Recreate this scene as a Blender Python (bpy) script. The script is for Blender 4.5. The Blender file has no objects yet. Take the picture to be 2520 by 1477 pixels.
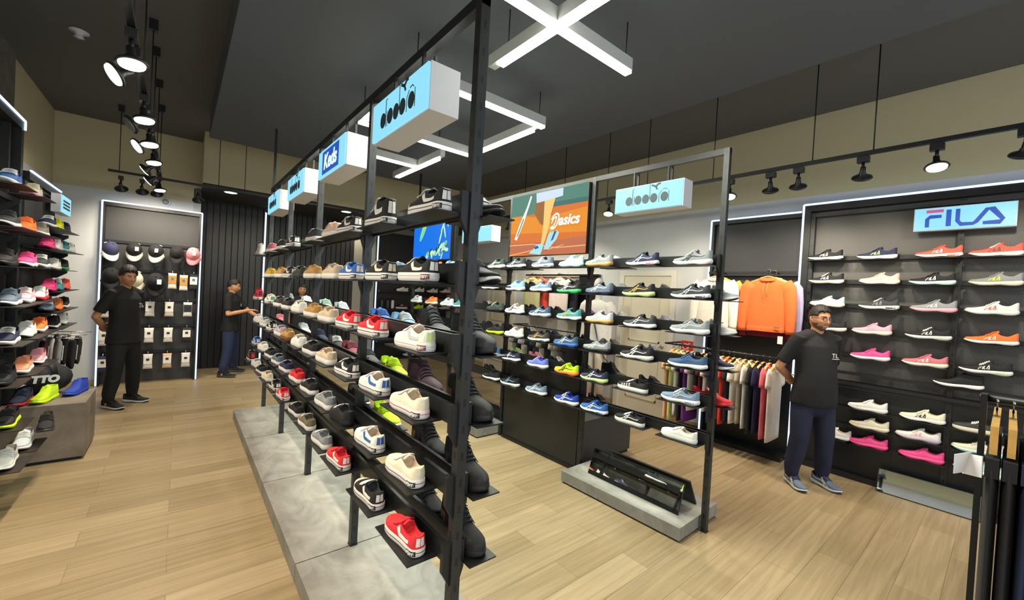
import bpy, bmesh, math, random
from math import sin, cos, pi, sqrt, exp, radians
from mathutils import Vector, Matrix
random.seed(7)
S = bpy.context.scene
COL = S.collection
# ------------------------------------------------------------------ camera
cam_d = bpy.data.cameras.new('camera'); cam = bpy.data.objects.new('camera', cam_d); COL.objects.link(cam)
cam_d.sensor_fit = 'HORIZONTAL'; cam_d.sensor_width = 36.0; cam_d.lens = 36.0*1006.6/2520; cam_d.clip_start = .02
YAW, PIT, ROL = .6849, .01627, .05566
fw = Vector((sin(YAW)*cos(PIT), cos(YAW)*cos(PIT), -sin(PIT)))
r0 = Vector((cos(YAW), -sin(YAW), 0)); u0 = r0.cross(fw)
rt = cos(ROL)*r0 + sin(ROL)*u0; up = -sin(ROL)*r0 + cos(ROL)*u0
cam.matrix_world = Matrix(((rt.x, up.x, -fw.x, 0), (rt.y, up.y, -fw.y, 0), (rt.z, up.z, -fw.z, 1.72), (0, 0, 0, 1)))
S.camera = cam
# ------------------------------------------------------------------ world, exposure
W = bpy.data.worlds.new('world'); S.world = W; W.use_nodes = True
W.node_tree.nodes['Background'].inputs[0].default_value = (.86, .93, 1, 1)
W.node_tree.nodes['Background'].inputs[1].default_value = 1.3
S.view_settings.view_transform = 'Standard'; S.view_settings.look = 'None'
S.view_settings.exposure = 0.4; S.view_settings.gamma = 1.0; S.view_settings.use_curve_mapping = False
S.cycles.max_bounces = 6; S.cycles.diffuse_bounces = 3; S.cycles.glossy_bounces = 3; S.cycles.sample_clamp_indirect = 4.0
BAR_W = 20.0      # watts of the light under each metre of LED bar
SPOT_W = 85.0     # watts of a lit track spot
STRIP_E = 1.5     # strength of the LED outlines

# ------------------------------------------------------------------ materials
def lin(c):
    return tuple(((v/12.92) if v <= .04045 else ((v+.055)/1.055)**2.4) for v in c)
def hexc(h):
    return lin(tuple(int(h[i:i+2], 16)/255 for i in (0, 2, 4)))
MATS = {}
def mat(name, col, rough=.6, metal=0., noise=.0, nscale=40., bump=0., bscale=200., emit=None, es=1., spec=.5, sheen=0.):
    if name in MATS: return MATS[name]
    m = bpy.data.materials.new(name); m.use_nodes = True
    nt = m.node_tree; b = nt.nodes['Principled BSDF']
    if isinstance(col, str): col = hexc(col)
    b.inputs['Base Color'].default_value = (*col, 1); b.inputs['Roughness'].default_value = rough
    b.inputs['Metallic'].default_value = metal; b.inputs['Specular IOR Level'].default_value = spec
    if sheen: b.inputs['Sheen Weight'].default_value = sheen
    tc = None
    if noise or bump:
        tc = nt.nodes.new('ShaderNodeTexCoord')
    if noise:
        n = nt.nodes.new('ShaderNodeTexNoise'); n.inputs['Scale'].default_value = nscale; n.inputs['Detail'].default_value = 4
        nt.links.new(tc.outputs['Object'], n.inputs['Vector'])
        r = nt.nodes.new('ShaderNodeMapRange'); r.inputs[1].default_value = .3; r.inputs[2].default_value = .7
        r.inputs[3].default_value = 1-noise; r.inputs[4].default_value = 1+noise
        nt.links.new(n.outputs[0], r.inputs[0])
        mx = nt.nodes.new('ShaderNodeVectorMath'); mx.operation = 'SCALE'; mx.inputs[0].default_value = col
        nt.links.new(r.outputs[0], mx.inputs['Scale']); nt.links.new(mx.outputs[0], b.inputs['Base Color'])
    if bump:
        n2 = nt.nodes.new('ShaderNodeTexNoise'); n2.inputs['Scale'].default_value = bscale
        nt.links.new(tc.outputs['Object'], n2.inputs['Vector'])
        bp = nt.nodes.new('ShaderNodeBump'); bp.inputs['Strength'].default_value = bump; bp.inputs['Distance'].default_value = .004
        nt.links.new(n2.outputs[0], bp.inputs['Height']); nt.links.new(bp.outputs[0], b.inputs['Normal'])
    if emit is not None:
        if isinstance(emit, str): emit = hexc(emit)
        b.inputs['Emission Color'].default_value = (*emit, 1); b.inputs['Emission Strength'].default_value = es
    MATS[name] = m
    return m
def m_floor():
    m = bpy.data.materials.new('wood_plank_tile'); m.use_nodes = True; nt = m.node_tree; N = nt.nodes.new; L = nt.links.new
    b = nt.nodes['Principled BSDF']; tc = N('ShaderNodeTexCoord')
    br = N('ShaderNodeTexBrick'); br.offset = .37; br.inputs['Scale'].default_value = 1
    br.inputs['Brick Width'].default_value = 1.2; br.inputs['Row Height'].default_value = .2
    br.inputs['Mortar Size'].default_value = .0022; br.inputs['Mortar Smooth'].default_value = .4; br.inputs['Bias'].default_value = 0
    br.inputs['Color1'].default_value = (*hexc('8a7859'), 1); br.inputs['Color2'].default_value = (*hexc('a08e6e'), 1)
    br.inputs['Mortar'].default_value = (*hexc('76654a'), 1)
    L(tc.outputs['Object'], br.inputs['Vector'])
    mp = N('ShaderNodeMapping'); mp.inputs['Scale'].default_value = (.9, 20, 1); L(tc.outputs['Object'], mp.inputs['Vector'])
    n = N('ShaderNodeTexNoise'); n.inputs['Scale'].default_value = 1.6; n.inputs['Detail'].default_value = 7; n.inputs['Distortion'].default_value = .6
    L(mp.outputs[0], n.inputs['Vector'])
    rp = N('ShaderNodeMapRange'); rp.inputs[1].default_value = .28; rp.inputs[2].default_value = .72; rp.inputs[3].default_value = .80; rp.inputs[4].default_value = 1.2
    L(n.outputs[0], rp.inputs[0])
    mx = N('ShaderNodeVectorMath'); mx.operation = 'SCALE'; L(br.outputs[0], mx.inputs[0]); L(rp.outputs[0], mx.inputs['Scale'])
    L(mx.outputs[0], b.inputs['Base Color']); b.inputs['Roughness'].default_value = .42; b.inputs['Specular IOR Level'].default_value = .35
    return m
def m_stone(name, c1, c2, sc=2.2, stretch=(1, 1, 1), rough=.6):
    m = bpy.data.materials.new(name); m.use_nodes = True; nt = m.node_tree; N = nt.nodes.new; L = nt.links.new
    b = nt.nodes['Principled BSDF']; tc = N('ShaderNodeTexCoord'); mp = N('ShaderNodeMapping'); mp.inputs['Scale'].default_value = stretch
    L(tc.outputs['Object'], mp.inputs['Vector'])
    n = N('ShaderNodeTexNoise'); n.inputs['Scale'].default_value = sc; n.inputs['Detail'].default_value = 9; n.inputs['Roughness'].default_value = .62; n.inputs['Distortion'].default_value = .9
    L(mp.outputs[0], n.inputs['Vector'])
    r = N('ShaderNodeValToRGB'); r.color_ramp.elements[0].position = .32; r.color_ramp.elements[1].position = .68
    r.color_ramp.elements[0].color = (*hexc(c1), 1); r.color_ramp.elements[1].color = (*hexc(c2), 1)
    L(n.outputs[0], r.inputs[0]); L(r.outputs[0], b.inputs['Base Color']); b.inputs['Roughness'].default_value = rough
    MATS[name] = m
    return m
def m_post():        # black steel with a column of small punched slots
    m = bpy.data.materials.new('slotted_post'); m.use_nodes = True; nt = m.node_tree; N = nt.nodes.new; L = nt.links.new
    b = nt.nodes['Principled BSDF']; tc = N('ShaderNodeTexCoord'); sp = N('ShaderNodeSeparateXYZ'); L(tc.outputs['Object'], sp.inputs[0])
    def mth(op, a, c=None, v=None):
        n = N('ShaderNodeMath'); n.operation = op
        for i, q in enumerate((a, c)):
            if q is None: continue
            if isinstance(q, (int, float)): n.inputs[i].default_value = q
            else: L(q, n.inputs[i])
        return n.outputs[0]
    mn = mth('MINIMUM', mth('ABSOLUTE', sp.outputs[0]), mth('ABSOLUTE', sp.outputs[1]))
    k = mth('MULTIPLY', mth('LESS_THAN', mn, .0062), mth('LESS_THAN', mth('FRACT', mth('MULTIPLY', sp.outputs[2], 9.5)), .3))
    mx = N('ShaderNodeMix'); mx.data_type = 'RGBA'; L(k, mx.inputs[0]); mx.inputs[6].default_value = (*hexc('212425'), 1); mx.inputs[7].default_value = (.001, .001, .001, 1)
    L(mx.outputs[2], b.inputs['Base Color']); b.inputs['Roughness'].default_value = .42
    return m
def m_mesh_panel():
    # dark perforated steel: fine diamond pattern
    m = bpy.data.materials.new('perforated_panel'); m.use_nodes = True; nt = m.node_tree; N = nt.nodes.new; L = nt.links.new
    b = nt.nodes['Principled BSDF']; tc = N('ShaderNodeTexCoord'); mp = N('ShaderNodeMapping'); mp.inputs['Rotation'].default_value = (radians(45), 0, 0)
    mp.inputs['Scale'].default_value = (1, 1, 1)
    L(tc.outputs['Object'], mp.inputs['Vector'])
    ch = N('ShaderNodeTexVoronoi'); ch.inputs['Scale'].default_value = 90; ch.inputs['Randomness'].default_value = 0
    L(mp.outputs[0], ch.inputs['Vector'])
    r = N('ShaderNodeValToRGB'); r.color_ramp.elements[0].position = .3; r.color_ramp.elements[1].position = .42
    r.color_ramp.elements[0].color = (.012, .012, .012, 1); r.color_ramp.elements[1].color = (.12, .115, .11, 1)
    L(ch.outputs['Distance'], r.inputs[0]); L(r.outputs[0], b.inputs['Base Color']); b.inputs['Roughness'].default_value = .45
    return m
POSTM = None
BLACK = mat('black_metal', '1b1d1e', .42, spec=.4)
DARK = mat('dark_laminate', '1d1e20', .38)
GREYLAM = mat('grey_laminate', '34373a', .45)
WHITE = mat('white_plastic', 'd8d8dc', .45)
PAINTW = mat('white_paint', 'dcd8cc', .5)
CONC = m_stone('concrete_tile', '6f6b64', '94908a', 2.4)
CONCP = m_stone('platform_tile', '6f6d67', '94928b', 3.4, (1.6, 1.0, 1))
CONCW = m_stone('raw_concrete', '55564f', '7d7c72', 3.5, rough=.85)
STRIP = mat('led_strip', '404448', .5, emit=(.50, .69, 1.0), es=STRIP_E)
LEDW = mat('led_bar_diffuser', 'ffffff', .5, emit=(1.0, .97, .86), es=9.0)
LAMPON = mat('lamp_lit', 'ffffff', .5, emit=(1.0, .9, .72), es=14.0)
LAMPOFF = mat('lamp_unlit', '6a6a68', .3)
SIGN = mat('sign_face_lit', '1c2a2e', .4, emit='8fdcf5', es=.8)
WOOD = mat('hanger_wood', 'd6a85a', .45, noise=.12, nscale=30)
CHROME = mat('chrome', 'c9c9c9', .18, metal=1.)
MIRROR = mat('mirror_glass', 'e8ecec', .02, metal=1.)
GREYW = mat('wall_grey_paint', 'c8cacb', .8)
BEIGE = mat('wall_beige_paint', 'c4bd9a', .85)
CEILM = mat('ceiling_dark', '5a5b58', .9)
CLOUDM = mat('ceiling_panel_dark', '545a60', .9)
PEWTER = mat('recess_panel', '313234', .6)

# ------------------------------------------------------------------ mesh builder
class MB:
    def __init__(s): s.v = []; s.f = []; s.sm = []
    def add(s, vs, fs, smooth=False):
        o = len(s.v); s.v += [Vector(p) for p in vs]
        s.f += [tuple(i+o for i in f) for f in fs]; s.sm += [smooth]*len(fs); return s
    def box(s, c, d, R=None):
        x, y, z = d[0]/2, d[1]/2, d[2]/2
        vs = [Vector((a*x, b*y, e*z)) for a in (-1, 1) for b in (-1, 1) for e in (-1, 1)]
        if R is not None: vs = [R @ v for v in vs]
        c = Vector(c)
        return s.add([v+c for v in vs], [(0, 1, 3, 2), (4, 6, 7, 5), (0, 4, 5, 1), (2, 3, 7, 6), (0, 2, 6, 4), (1, 5, 7, 3)])
    def bx(s, x0, x1, y0, y1, z0, z1):
        return s.box(((x0+x1)/2, (y0+y1)/2, (z0+z1)/2), (abs(x1-x0), abs(y1-y0), abs(z1-z0)))
    def prism(s, poly, h, M):          # polygon in local xy, extruded by h along local z, placed by 4x4 M
        n = len(poly); vs = [M @ Vector((p[0], p[1], z)) for z in (0, h) for p in poly]
        return s.add(vs, [tuple(range(n-1, -1, -1)), tuple(range(n, 2*n))]+[(i, (i+1) % n, n+(i+1) % n, n+i) for i in range(n)])
    def loft(s, rings, cap=True, smooth=True, closed=True):
        n = len(rings[0]); vs = [p for r in rings for p in r]; fs = []
        for k in range(len(rings)-1):
            for i in range(n if closed else n-1):
                j = (i+1) % n; fs.append((k*n+i, k*n+j, (k+1)*n+j, (k+1)*n+i))
        s.add(vs, fs, smooth)
        if cap:
            o = len(s.v)-len(vs); s.f += [tuple(o+i for i in range(n-1, -1, -1)), tuple(o+(len(rings)-1)*n+i for i in range(n))]; s.sm += [smooth, smooth]
        return s
    def tube(s, pts, rad, n=10, upv=(0, 0, 1), round_ends=False, smooth=True):
        pts = [Vector(p) for p in pts]
        rad = list(rad) if isinstance(rad, list) else [rad]*len(pts)
        rad = [(r, r) if not isinstance(r, (tuple, list)) else r for r in rad]
        if round_ends:
            d0 = (pts[0]-pts[1]).normalized(); d1 = (pts[-1]-pts[-2]).normalized()
            a, b = rad[0], rad[-1]; pre = []; post = []
            for k in (.95, .75, .42):
                c = sqrt(1-k*k); pre.append((pts[0]+d0*min(a)*k, (a[0]*c, a[1]*c))); post.append((pts[-1]+d1*min(b)*k, (b[0]*c, b[1]*c)))
            pts = [p for p, _ in pre]+pts+[p for p, _ in post[::-1]]; rad = [r for _, r in pre]+rad+[r for _, r in post[::-1]]
        rings = []; U = Vector(upv)
        for i, p in enumerate(pts):
            a = pts[max(i-1, 0)]; b = pts[min(i+1, len(pts)-1)]; t = (b-a)
            t = t.normalized() if t.length > 1e-9 else Vector((0, 0, 1))
            e1 = U.cross(t)
            if e1.length < 1e-3: e1 = Vector((1, 0, 0)).cross(t)
            if e1.length < 1e-3: e1 = Vector((0, 1, 0)).cross(t)
            e1.normalize(); e2 = t.cross(e1); e2.normalize()
            if i and len(rings): pass
            rings.append([p+e1*rad[i][0]*cos(2*pi*k/n)+e2*rad[i][1]*sin(2*pi*k/n) for k in range(n)])
        return s.loft(rings, True, smooth)
    def cyl(s, p0, p1, r, n=16, r2=None):
        return s.tube([p0, p1], [r, r if r2 is None else r2], n, smooth=True)
    def lathe(s, prof, c, ax=(0, 0, 1), n=24, smooth=True):     # prof = [(radius, height)...]
        ax = Vector(ax).normalized(); e1 = ax.orthogonal().normalized(); e2 = ax.cross(e1); c = Vector(c)
        return s.loft([[c+ax*h+(e1*cos(2*pi*k/n)+e2*sin(2*pi*k/n))*max(r, 1e-4) for k in range(n)] for r, h in prof], True, smooth)
    def sphere(s, c, r, n=16, m=10):
        c = Vector(c); r = r if isinstance(r, (tuple, list)) else (r, r, r)
        rings = [[c+Vector((r[0]*max(sin(pi*j/m), .01)*cos(2*pi*k/n), r[1]*max(sin(pi*j/m), .01)*sin(2*pi*k/n), -r[2]*cos(pi*j/m))) for k in range(n)] for j in range(m+1)]
        return s.loft(rings, True, True)
    def xf(s, M):
        s.v = [M @ p for p in s.v]; return s
    def mesh(s, name):
        me = bpy.data.meshes.new(name); me.from_pydata([tuple(p) for p in s.v], [], s.f)
        me.polygons.foreach_set('use_smooth', s.sm); me.materials.append(None)
        bm = bmesh.new(); bm.from_mesh(me); bmesh.ops.recalc_face_normals(bm, faces=bm.faces); bm.to_mesh(me); bm.free()
        me.update(); return me
    def build(s, name, m, parent=None, **kw):
        return mobj(name, s.mesh(name), m, parent, **kw)
def mobj(name, me, m, parent=None, M=None):
    o = bpy.data.objects.new(name, me); COL.objects.link(o)
    if not len(me.materials): me.materials.append(None)
    o.material_slots[0].link = 'OBJECT'; o.material_slots[0].material = m
    if parent is not None: o.parent = parent
    if M is not None: o.matrix_local = M
    return o
LABELS = {}
def tag(o, label=None, cat=None, group=None, kind=None):
    if label: o['label'] = label; LABELS.setdefault(label, []).append(o.name)
    if cat: o['category'] = cat
    if group: o['group'] = group
    if kind: o['kind'] = kind
    return o
def thing(name, label, cat, loc=(0, 0, 0), rz=0., group=None, M=None):
    o = bpy.data.objects.new(name, None); COL.objects.link(o); o.empty_display_size = .05
    if M is not None: o.matrix_world = M
    else: o.location = loc; o.rotation_euler = (0, 0, rz)
    return tag(o, label, cat, group)
def struct(o): o['kind'] = 'structure'; return o
def R3(ax, a): return Matrix.Rotation(a, 4, ax)
def T(*p): return Matrix.Translation(Vector(p))
def light(name, kind, loc, W_, col=(1, 1, 1), parent=None, size=None, size_y=None, aim=None, spot=None, blend=.5, rad=.03):
    d = bpy.data.lights.new(name, kind); d.energy = W_; d.color = col
    if kind == 'AREA':
        d.shape = 'RECTANGLE'; d.size = size; d.size_y = size_y
    if kind == 'SPOT': d.spot_size = spot; d.spot_blend = blend; d.shadow_soft_size = rad
    if kind == 'POINT': d.shadow_soft_size = rad
    o = bpy.data.objects.new(name, d); COL.objects.link(o)
    o.location = loc
    if aim is not None: o.rotation_euler = Vector(aim).to_track_quat('-Z', 'Y').to_euler()
    if parent is not None: o.parent = parent
    return o
def text_mesh(s, size, ext=.001, shear=0., bold=0., align='CENTER'):
    c = bpy.data.curves.new('lettering', 'FONT'); c.body = s; c.size = size; c.extrude = ext; c.shear = shear; c.offset = bold
    c.align_x = align; c.align_y = 'CENTER'
    o = bpy.data.objects.new('lettering', c); COL.objects.link(o)
    me = bpy.data.meshes.new_from_object(o.evaluated_get(bpy.context.evaluated_depsgraph_get()))
    bpy.data.objects.remove(o); bpy.data.curves.remove(c); me.materials.clear(); me.materials.append(None); return me
def frame_mat(o, ex, ey):     # 4x4 from origin, local x and y axes
    ex = Vector(ex).normalized(); ey = Vector(ey).normalized(); ez = ex.cross(ey)
    return Matrix(((ex.x, ey.x, ez.x, o[0]), (ex.y, ey.y, ez.y, o[1]), (ex.z, ey.z, ez.z, o[2]), (0, 0, 0, 1)))
def stroke(mb, pts, w, h, M, closed=False):      # flat ribbon of width w, thickness h along local 2-D polyline
    P = [Vector((p[0], p[1])) for p in pts]; n = len(P); L = []; Rr = []
    for i in range(n):
        a = P[(i-1) % n] if (closed or i) else P[i]; b = P[(i+1) % n] if (closed or i < n-1) else P[i]
        d = (b-a).normalized(); q = Vector((-d.y, d.x))*w/2; k = 1.
        if 0 < i < n-1 or closed:
            d1 = (P[i]-a).normalized(); c = max(.45, d.dot(d1)); k = 1/c
        L.append(P[i]+q*k); Rr.append(P[i]-q*k)
    vs = []
    for i in range(n):
        for q in (L[i], Rr[i]): vs += [M @ Vector((q.x, q.y, 0)), M @ Vector((q.x, q.y, h))]
    fs = []
    for i in range(n if closed else n-1):
        a = 4*i; b = 4*((i+1) % n)
        fs += [(a+1, a+3, b+3, b+1), (a, b, b+2, a+2), (a, a+1, b+1, b), (a+2, b+2, b+3, a+3)]
    if not closed: fs += [(0, 2, 3, 1), (4*n-4, 4*n-3, 4*n-1, 4*n-2)]
    mb.add(vs, fs)
def remesh(mb, vox, it=4, fac=.5):
    me = mb.mesh('tmp'); o = bpy.data.objects.new('tmp', me); COL.objects.link(o)
    r = o.modifiers.new('r', 'REMESH'); r.mode = 'VOXEL'; r.voxel_size = vox; r.use_smooth_shade = True
    if it:
        sm = o.modifiers.new('s', 'SMOOTH'); sm.factor = fac; sm.iterations = it
    me2 = bpy.data.meshes.new_from_object(o.evaluated_get(bpy.context.evaluated_depsgraph_get()))
    bpy.data.objects.remove(o); bpy.data.meshes.remove(me)
    me2.materials.clear(); me2.materials.append(None); return me2
# ------------------------------------------------------------------ room shell
CZ = 3.93; XR = 5.55; XL = -1.42; YB = 8.6; YN = 9.5; Y0 = -2.6
struct(MB().bx(XL-.1, XR+.1, Y0, YN+.2, -.1, 0).build('floor', m_floor()))
struct(MB().bx(XL-.1, XR+.1, Y0, YN+.2, CZ, CZ+.1).build('ceiling', CEILM))
struct(MB().bx(.26, 3.73, Y0, 6.98, 3.6, CZ-.001).build('ceiling_panel', CLOUDM))
# right wall: grey to 3.02, beige above
w = struct(MB().bx(XR, XR+.1, Y0, YN+.1, 0, 3.02).build('wall_right', GREYW))
struct(MB().bx(XR+.002, XR+.1, Y0, YN+.1, 3.02, CZ).build('wall_right_upper', BEIGE))
struct(MB().bx(XL-.1, XL, Y0, YB+.1, 0, 2.92).build('wall_left', GREYW))
struct(MB().bx(XL-.1, XL-.002, Y0, YB+.1, 2.92, CZ).build('wall_left_upper', BEIGE))
struct(MB().bx(XL, .25, YB, YB+.1, 0, 2.92).build('wall_back', GREYW))
struct(MB().bx(XL, .25, YB+.002, YB+.1, 2.92, CZ).build('wall_back_upper', BEIGE))
struct(MB().bx(.15, .25, YB, YN, 0, 3.15).build('wall_niche_side', DARK))
struct(MB().bx(.24, XR, 7.9, YN, 3.15, CZ).build('bulkhead', BEIGE))
struct(MB().bx(.24, XR, 7.904, YN, 3.13, 3.149).build('bulkhead_soffit', mat('soffit_dark', '33322f', .8)))
struct(MB().bx(3.0, XR, YN, YN+.1, 0, 3.15).build('wall_niche_back', mat('wall_niche_grey', '8c8a80', .8)))
mb = MB(); mb.bx(.25, 3.0, YN+.03, YN+.1, 0, 3.15)
x = .27
while x < 2.98:
    mb.bx(x, x+.085, YN-.02, YN+.03, .0, 3.14); x += .1
struct(mb.build('wall_slat_panel', mat('slat_black', '0f0f11', .5)))
struct(MB().bx(XL, XL+.03, 3.2, 6.7, 0, CZ).build('wall_concrete_panel', CONCW))
struct(MB().bx(XL+.181, XL+.5, 2.6, 3.75, 3.72, CZ).build('trim_beam', mat('beam_beige', 'a8a184', .8)))
bb = mat('baseboard_wood', 'b59a68', .5)
struct(MB().bx(XL, .25, YB-.015, YB, 0, .09).build('baseboard_back', bb))
struct(MB().bx(XR-.015, XR, 2.6, YN, 0, .09).build('baseboard_right', bb))
struct(MB().bx(XL, XL+.015, 6.5, YB, 0, .09).build('baseboard_left', bb))
# doors in the right wall
def door(name, y0, y1, top, hy):
    e = bpy.data.objects.new(name, None); COL.objects.link(e); e['kind'] = 'structure'; e.location = (XR, (y0+y1)/2, 0); cy = (y0+y1)/2
    f = MB()
    for a, b in ((y0-.08, y0), (y1, y1+.08)): f.bx(-.04, .02, a-cy, b-cy, 0, top+.08)
    f.bx(-.04, .02, y0-cy, y1-cy, top, top+.08); f.build('door_frame', PAINTW, e)
    l = MB(); l.bx(-.02, .02, y0-cy, y1-cy, .005, top)
    for z0, z1 in ((.22, .95), (1.1, top-.2)):
        for a, b, c, d in ((y0+.14, y1-.14, z1-.02, z1), (y0+.14, y1-.14, z0, z0+.02), (y0+.14, y0+.16, z0, z1), (y1-.16, y1-.14, z0, z1)):
            l.bx(-.034, -.02, a-cy, b-cy, c, d)
    lf = l.build('door_leaf', mat('door_cream', 'd6cfba', .5), e)
    h = MB(); h.cyl((-.02, hy-cy, 1.06), (-.07, hy-cy, 1.06), .012); h.cyl((-.07, hy-cy, 1.06), (-.07, hy-cy+.13, 1.06), .011)
    h.cyl((-.02, hy-cy, 1.06), (-.028, hy-cy, 1.06), .026); h.cyl((-.02, hy-cy, .96), (-.028, hy-cy, .96), .024); h.build('door_handle', CHROME, lf)
door('door_1', 3.14, 3.95, 2.1, 3.23); door('door_2', 6.75, 7.6, 2.08, 6.85)
# smoke detector, sprinkler-like fitting on the high ceiling
t = thing('smoke_detector', 'small white ceiling detector left of the spotlight track', 'smoke detector', (-.79, 5.6, CZ))
MB().lathe([(.02, -.001), (.07, -.001), (.07, -.012), (.03, -.02), (.028, -.055), (.04, -.06), (.0, -.06)], (0, 0, 0)).build('housing', WHITE, t)

# ------------------------------------------------------------------ LED bars hung from the dark ceiling panel
def led_light(label, segs, cables, z=3.27, pw=1.0):
    x0, y0 = segs[0][0], segs[0][1]
    t = thing('linear_pendant_light', label, 'light', (x0, y0, z), 0, 'linear LED lights under the dark ceiling panel')
    alum = mat('led_bar_housing', 'b9bcb8', .4)
    for x0_, y0_, x1_, y1_ in segs:
        dx, dy = x1_-x0_, y1_-y0_; L = sqrt(dx*dx+dy*dy); cx, cy = (x0_+x1_)/2-x0, (y0_+y1_)/2-y0
        sx, sy = (L, .06) if abs(dx) > abs(dy) else (.06, L)
        MB().box((cx, cy, .05), (sx, sy, .08)).build('housing', alum, t)
        MB().box((cx, cy, .0), (sx*.998, sy*.85, .022)).build('diffuser', LEDW, t)
        light('bar_lamp', 'AREA', (cx, cy, -.02), BAR_W*L*pw, (.97, 1.0, .84), t, max(sx, .05), max(sy, .05), (0, 0, -1))
    for x, y in cables:
        MB().cyl((x-x0, y-y0, .09), (x-x0, y-y0, 3.6-z), .004, 6).build('cable', BLACK, t)
led_light('X shaped linear light above the near end of the front shoe rack', [(.96, 1.742, 2.34, 1.742), (1.645, 1.08, 1.645, 2.38)], [(2.3, 1.742), (1.0, 1.742), (1.645, 2.2), (1.645, 1.2)])
led_light('square linear light frame behind the tall near post of the front rack', [(1.28, 2.83, 2.57, 2.83), (2.54, 2.86, 2.54, 4.0), (1.28, 4.02, 2.57, 4.02), (1.31, 2.86, 1.31, 4.0)], [(2.54, 2.86), (1.31, 2.86), (2.54, 3.97), (1.31, 3.97)])
led_light('T shaped linear light beyond the square one, farthest from the camera', [(2.345, 4.30, 2.345, 5.68), (1.65, 4.93, 2.31, 4.93)], [(2.345, 4.4), (2.345, 5.6), (1.75, 4.93)])

# ------------------------------------------------------------------ spotlights on tracks
def spot_mesh():
    d = {}
    d['adapter'] = (MB().box((0, 0, -.03), (.05, .08, .05)).cyl((0, 0, -.055), (0, 0, -.12), .011), BLACK)
    h = MB().lathe([(.0, .095), (.018, .092), (.02, .05), (.024, .045), (.026, .03), (.066, .012), (.072, .0), (.068, -.004), (.06, -.003), (.0, -.003)], (0, 0, 0))
    d['lamp_head'] = (h, BLACK)
    d['lens'] = (MB().lathe([(.0, -.004), (.058, -.004), (.055, -.012), (0, -.014)], (0, 0, 0)), None)
    return {k: (v[0].mesh(k), v[1]) for k, v in d.items()}
SPM = spot_mesh()
def spotlight(x, y, z, aim, lit, label, group, w=None, rz=0):
    t = thing('track_spotlight', label, 'spotlight', (x, y, z), 0, group)
    mobj('adapter', SPM['adapter'][0], BLACK, t, R3('Z', rz))
    a = Vector(aim).normalized(); q = (-a).to_track_quat('Z', 'Y').to_matrix().to_4x4()
    M = T(0, 0, -.13) @ q @ T(0, 0, -.055-(.05 if abs(a.x) > .6 else 0))
    h = mobj('lamp_head', SPM['lamp_head'][0], BLACK, t, M)
    mobj('lens', SPM['lens'][0], LAMPON if lit == 2 else (mat('lamp_dim', 'ffffff', .4, emit=(1, .9, .72), es=1.2) if lit == 1 else LAMPOFF), h)
    light('spot_lamp', 'SPOT', tuple(Vector((0, 0, -.15))+a*.09), w if w is not None else SPOT_W, (1, .87, .68), t, aim=a, spot=radians(110), blend=.9, rad=.05)
def track(name, label, p0, p1, rods, ztop, canopy=True):
    p0 = Vector(p0); p1 = Vector(p1); t = thing('light_track', label, 'light track', p0)
    d = p1-p0; MB().box(d/2, (abs(d.x)+.034, abs(d.y)+.034, .032)).build('rail', BLACK, t)
    for q in rods:
        q = Vector((q[0], q[1], p0.z))-p0
        r = MB(); r.cyl(q, q+Vector((0, 0, ztop-p0.z)), .005, 6).build('rod', BLACK, t)
        if canopy: MB().box(q+Vector((0, 0, ztop-p0.z-.045)), (.06, .06, .09)).build('ceiling_canopy', BLACK, t)
    return t
track('l', 'black light track running over the left aisle', (-.24, -1.2, 3.05), (-.24, 7.45, 3.05), [(-.24, y) for y in (-.8, .4, 1.5, 3.2, 4.0, 4.86, 5.42, 6.29, 7.19)], CZ)
track('b', 'black light track across the back over the cap wall', (-.75, 7.62, 3.05), (2.6, 7.62, 3.05), [(-.66, 7.62), (.42, 7.62), (.75, 7.62), (1.6, 7.62)], CZ)
track('r', 'black light track along the right wall', (4.4, -.5, 3.05), (4.4, 6.6, 3.05), [(4.4, y) for y in (.79, 1.21, 2.1, 2.9, 3.5, 4.3, 5.2)], CZ, False)
ords = ['first', 'second', 'third', 'fourth', 'fifth', 'sixth', 'seventh', 'eighth', 'ninth', 'tenth', 'eleventh', 'twelfth', 'thirteenth', 'fourteenth', 'fifteenth']
LT = [(-.3, 0, 2), (.6, 0, 2), (1.5, 0, 2), (2.25, 0, 2), (3.08, 0, 2), (3.32, 1, 2), (4.12, 0, 2), (4.32, 1, 0), (4.85, 0, 2), (5.0, 1, 2), (5.6, 0, 2), (6.0, 1, 2), (6.65, 1, 2), (7.35, 0, 2)]
for i, (y, s, lit) in enumerate(LT):
    aim = ((-1, -.3, -.75) if y < 5.5 else (-1, .35, -.8)) if s else (.12, -.12, -1)
    lb = ('%s spotlight from the near end of the left track, %s' % (ords[i], 'tilted toward the left wall' if s else 'pointing down'))
    spotlight(-.24, y, 3.03, aim, lit, lb, 'spotlights on the left track', SPOT_W*(1.5 if s else 1))
for i, x in enumerate((-.64, -.43, -.28, .18, 1.1)):
    spotlight(x, 7.62, 3.0, (.1, .8, -.8), 0, '%s dark spotlight from the left on the back track' % ['first', 'second', 'third', 'fourth', 'fifth'][i], 'spotlights on the back track', 35)
for i, (y, lit) in enumerate([(.0, 0), (.42, 2), (.85, 0), (1.31, 0), (1.54, 0), (1.92, 2), (2.45, 0), (3.46, 2), (4.6, 0), (5.6, 0)]):
    spotlight(4.4, y, 3.03, (.55, .15, -.8) if lit == 0 else (-.25, -.1, -1), lit, '%s spotlight from the right end of the right wall track, %s' % (['first', 'second', 'third', 'fourth', 'fifth', 'sixth', 'seventh', 'eighth', 'ninth', 'tenth'][i], 'lit disc visible' if lit else 'dark housing'), 'spotlights on the right track', 46 if lit == 0 else 85)
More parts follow.
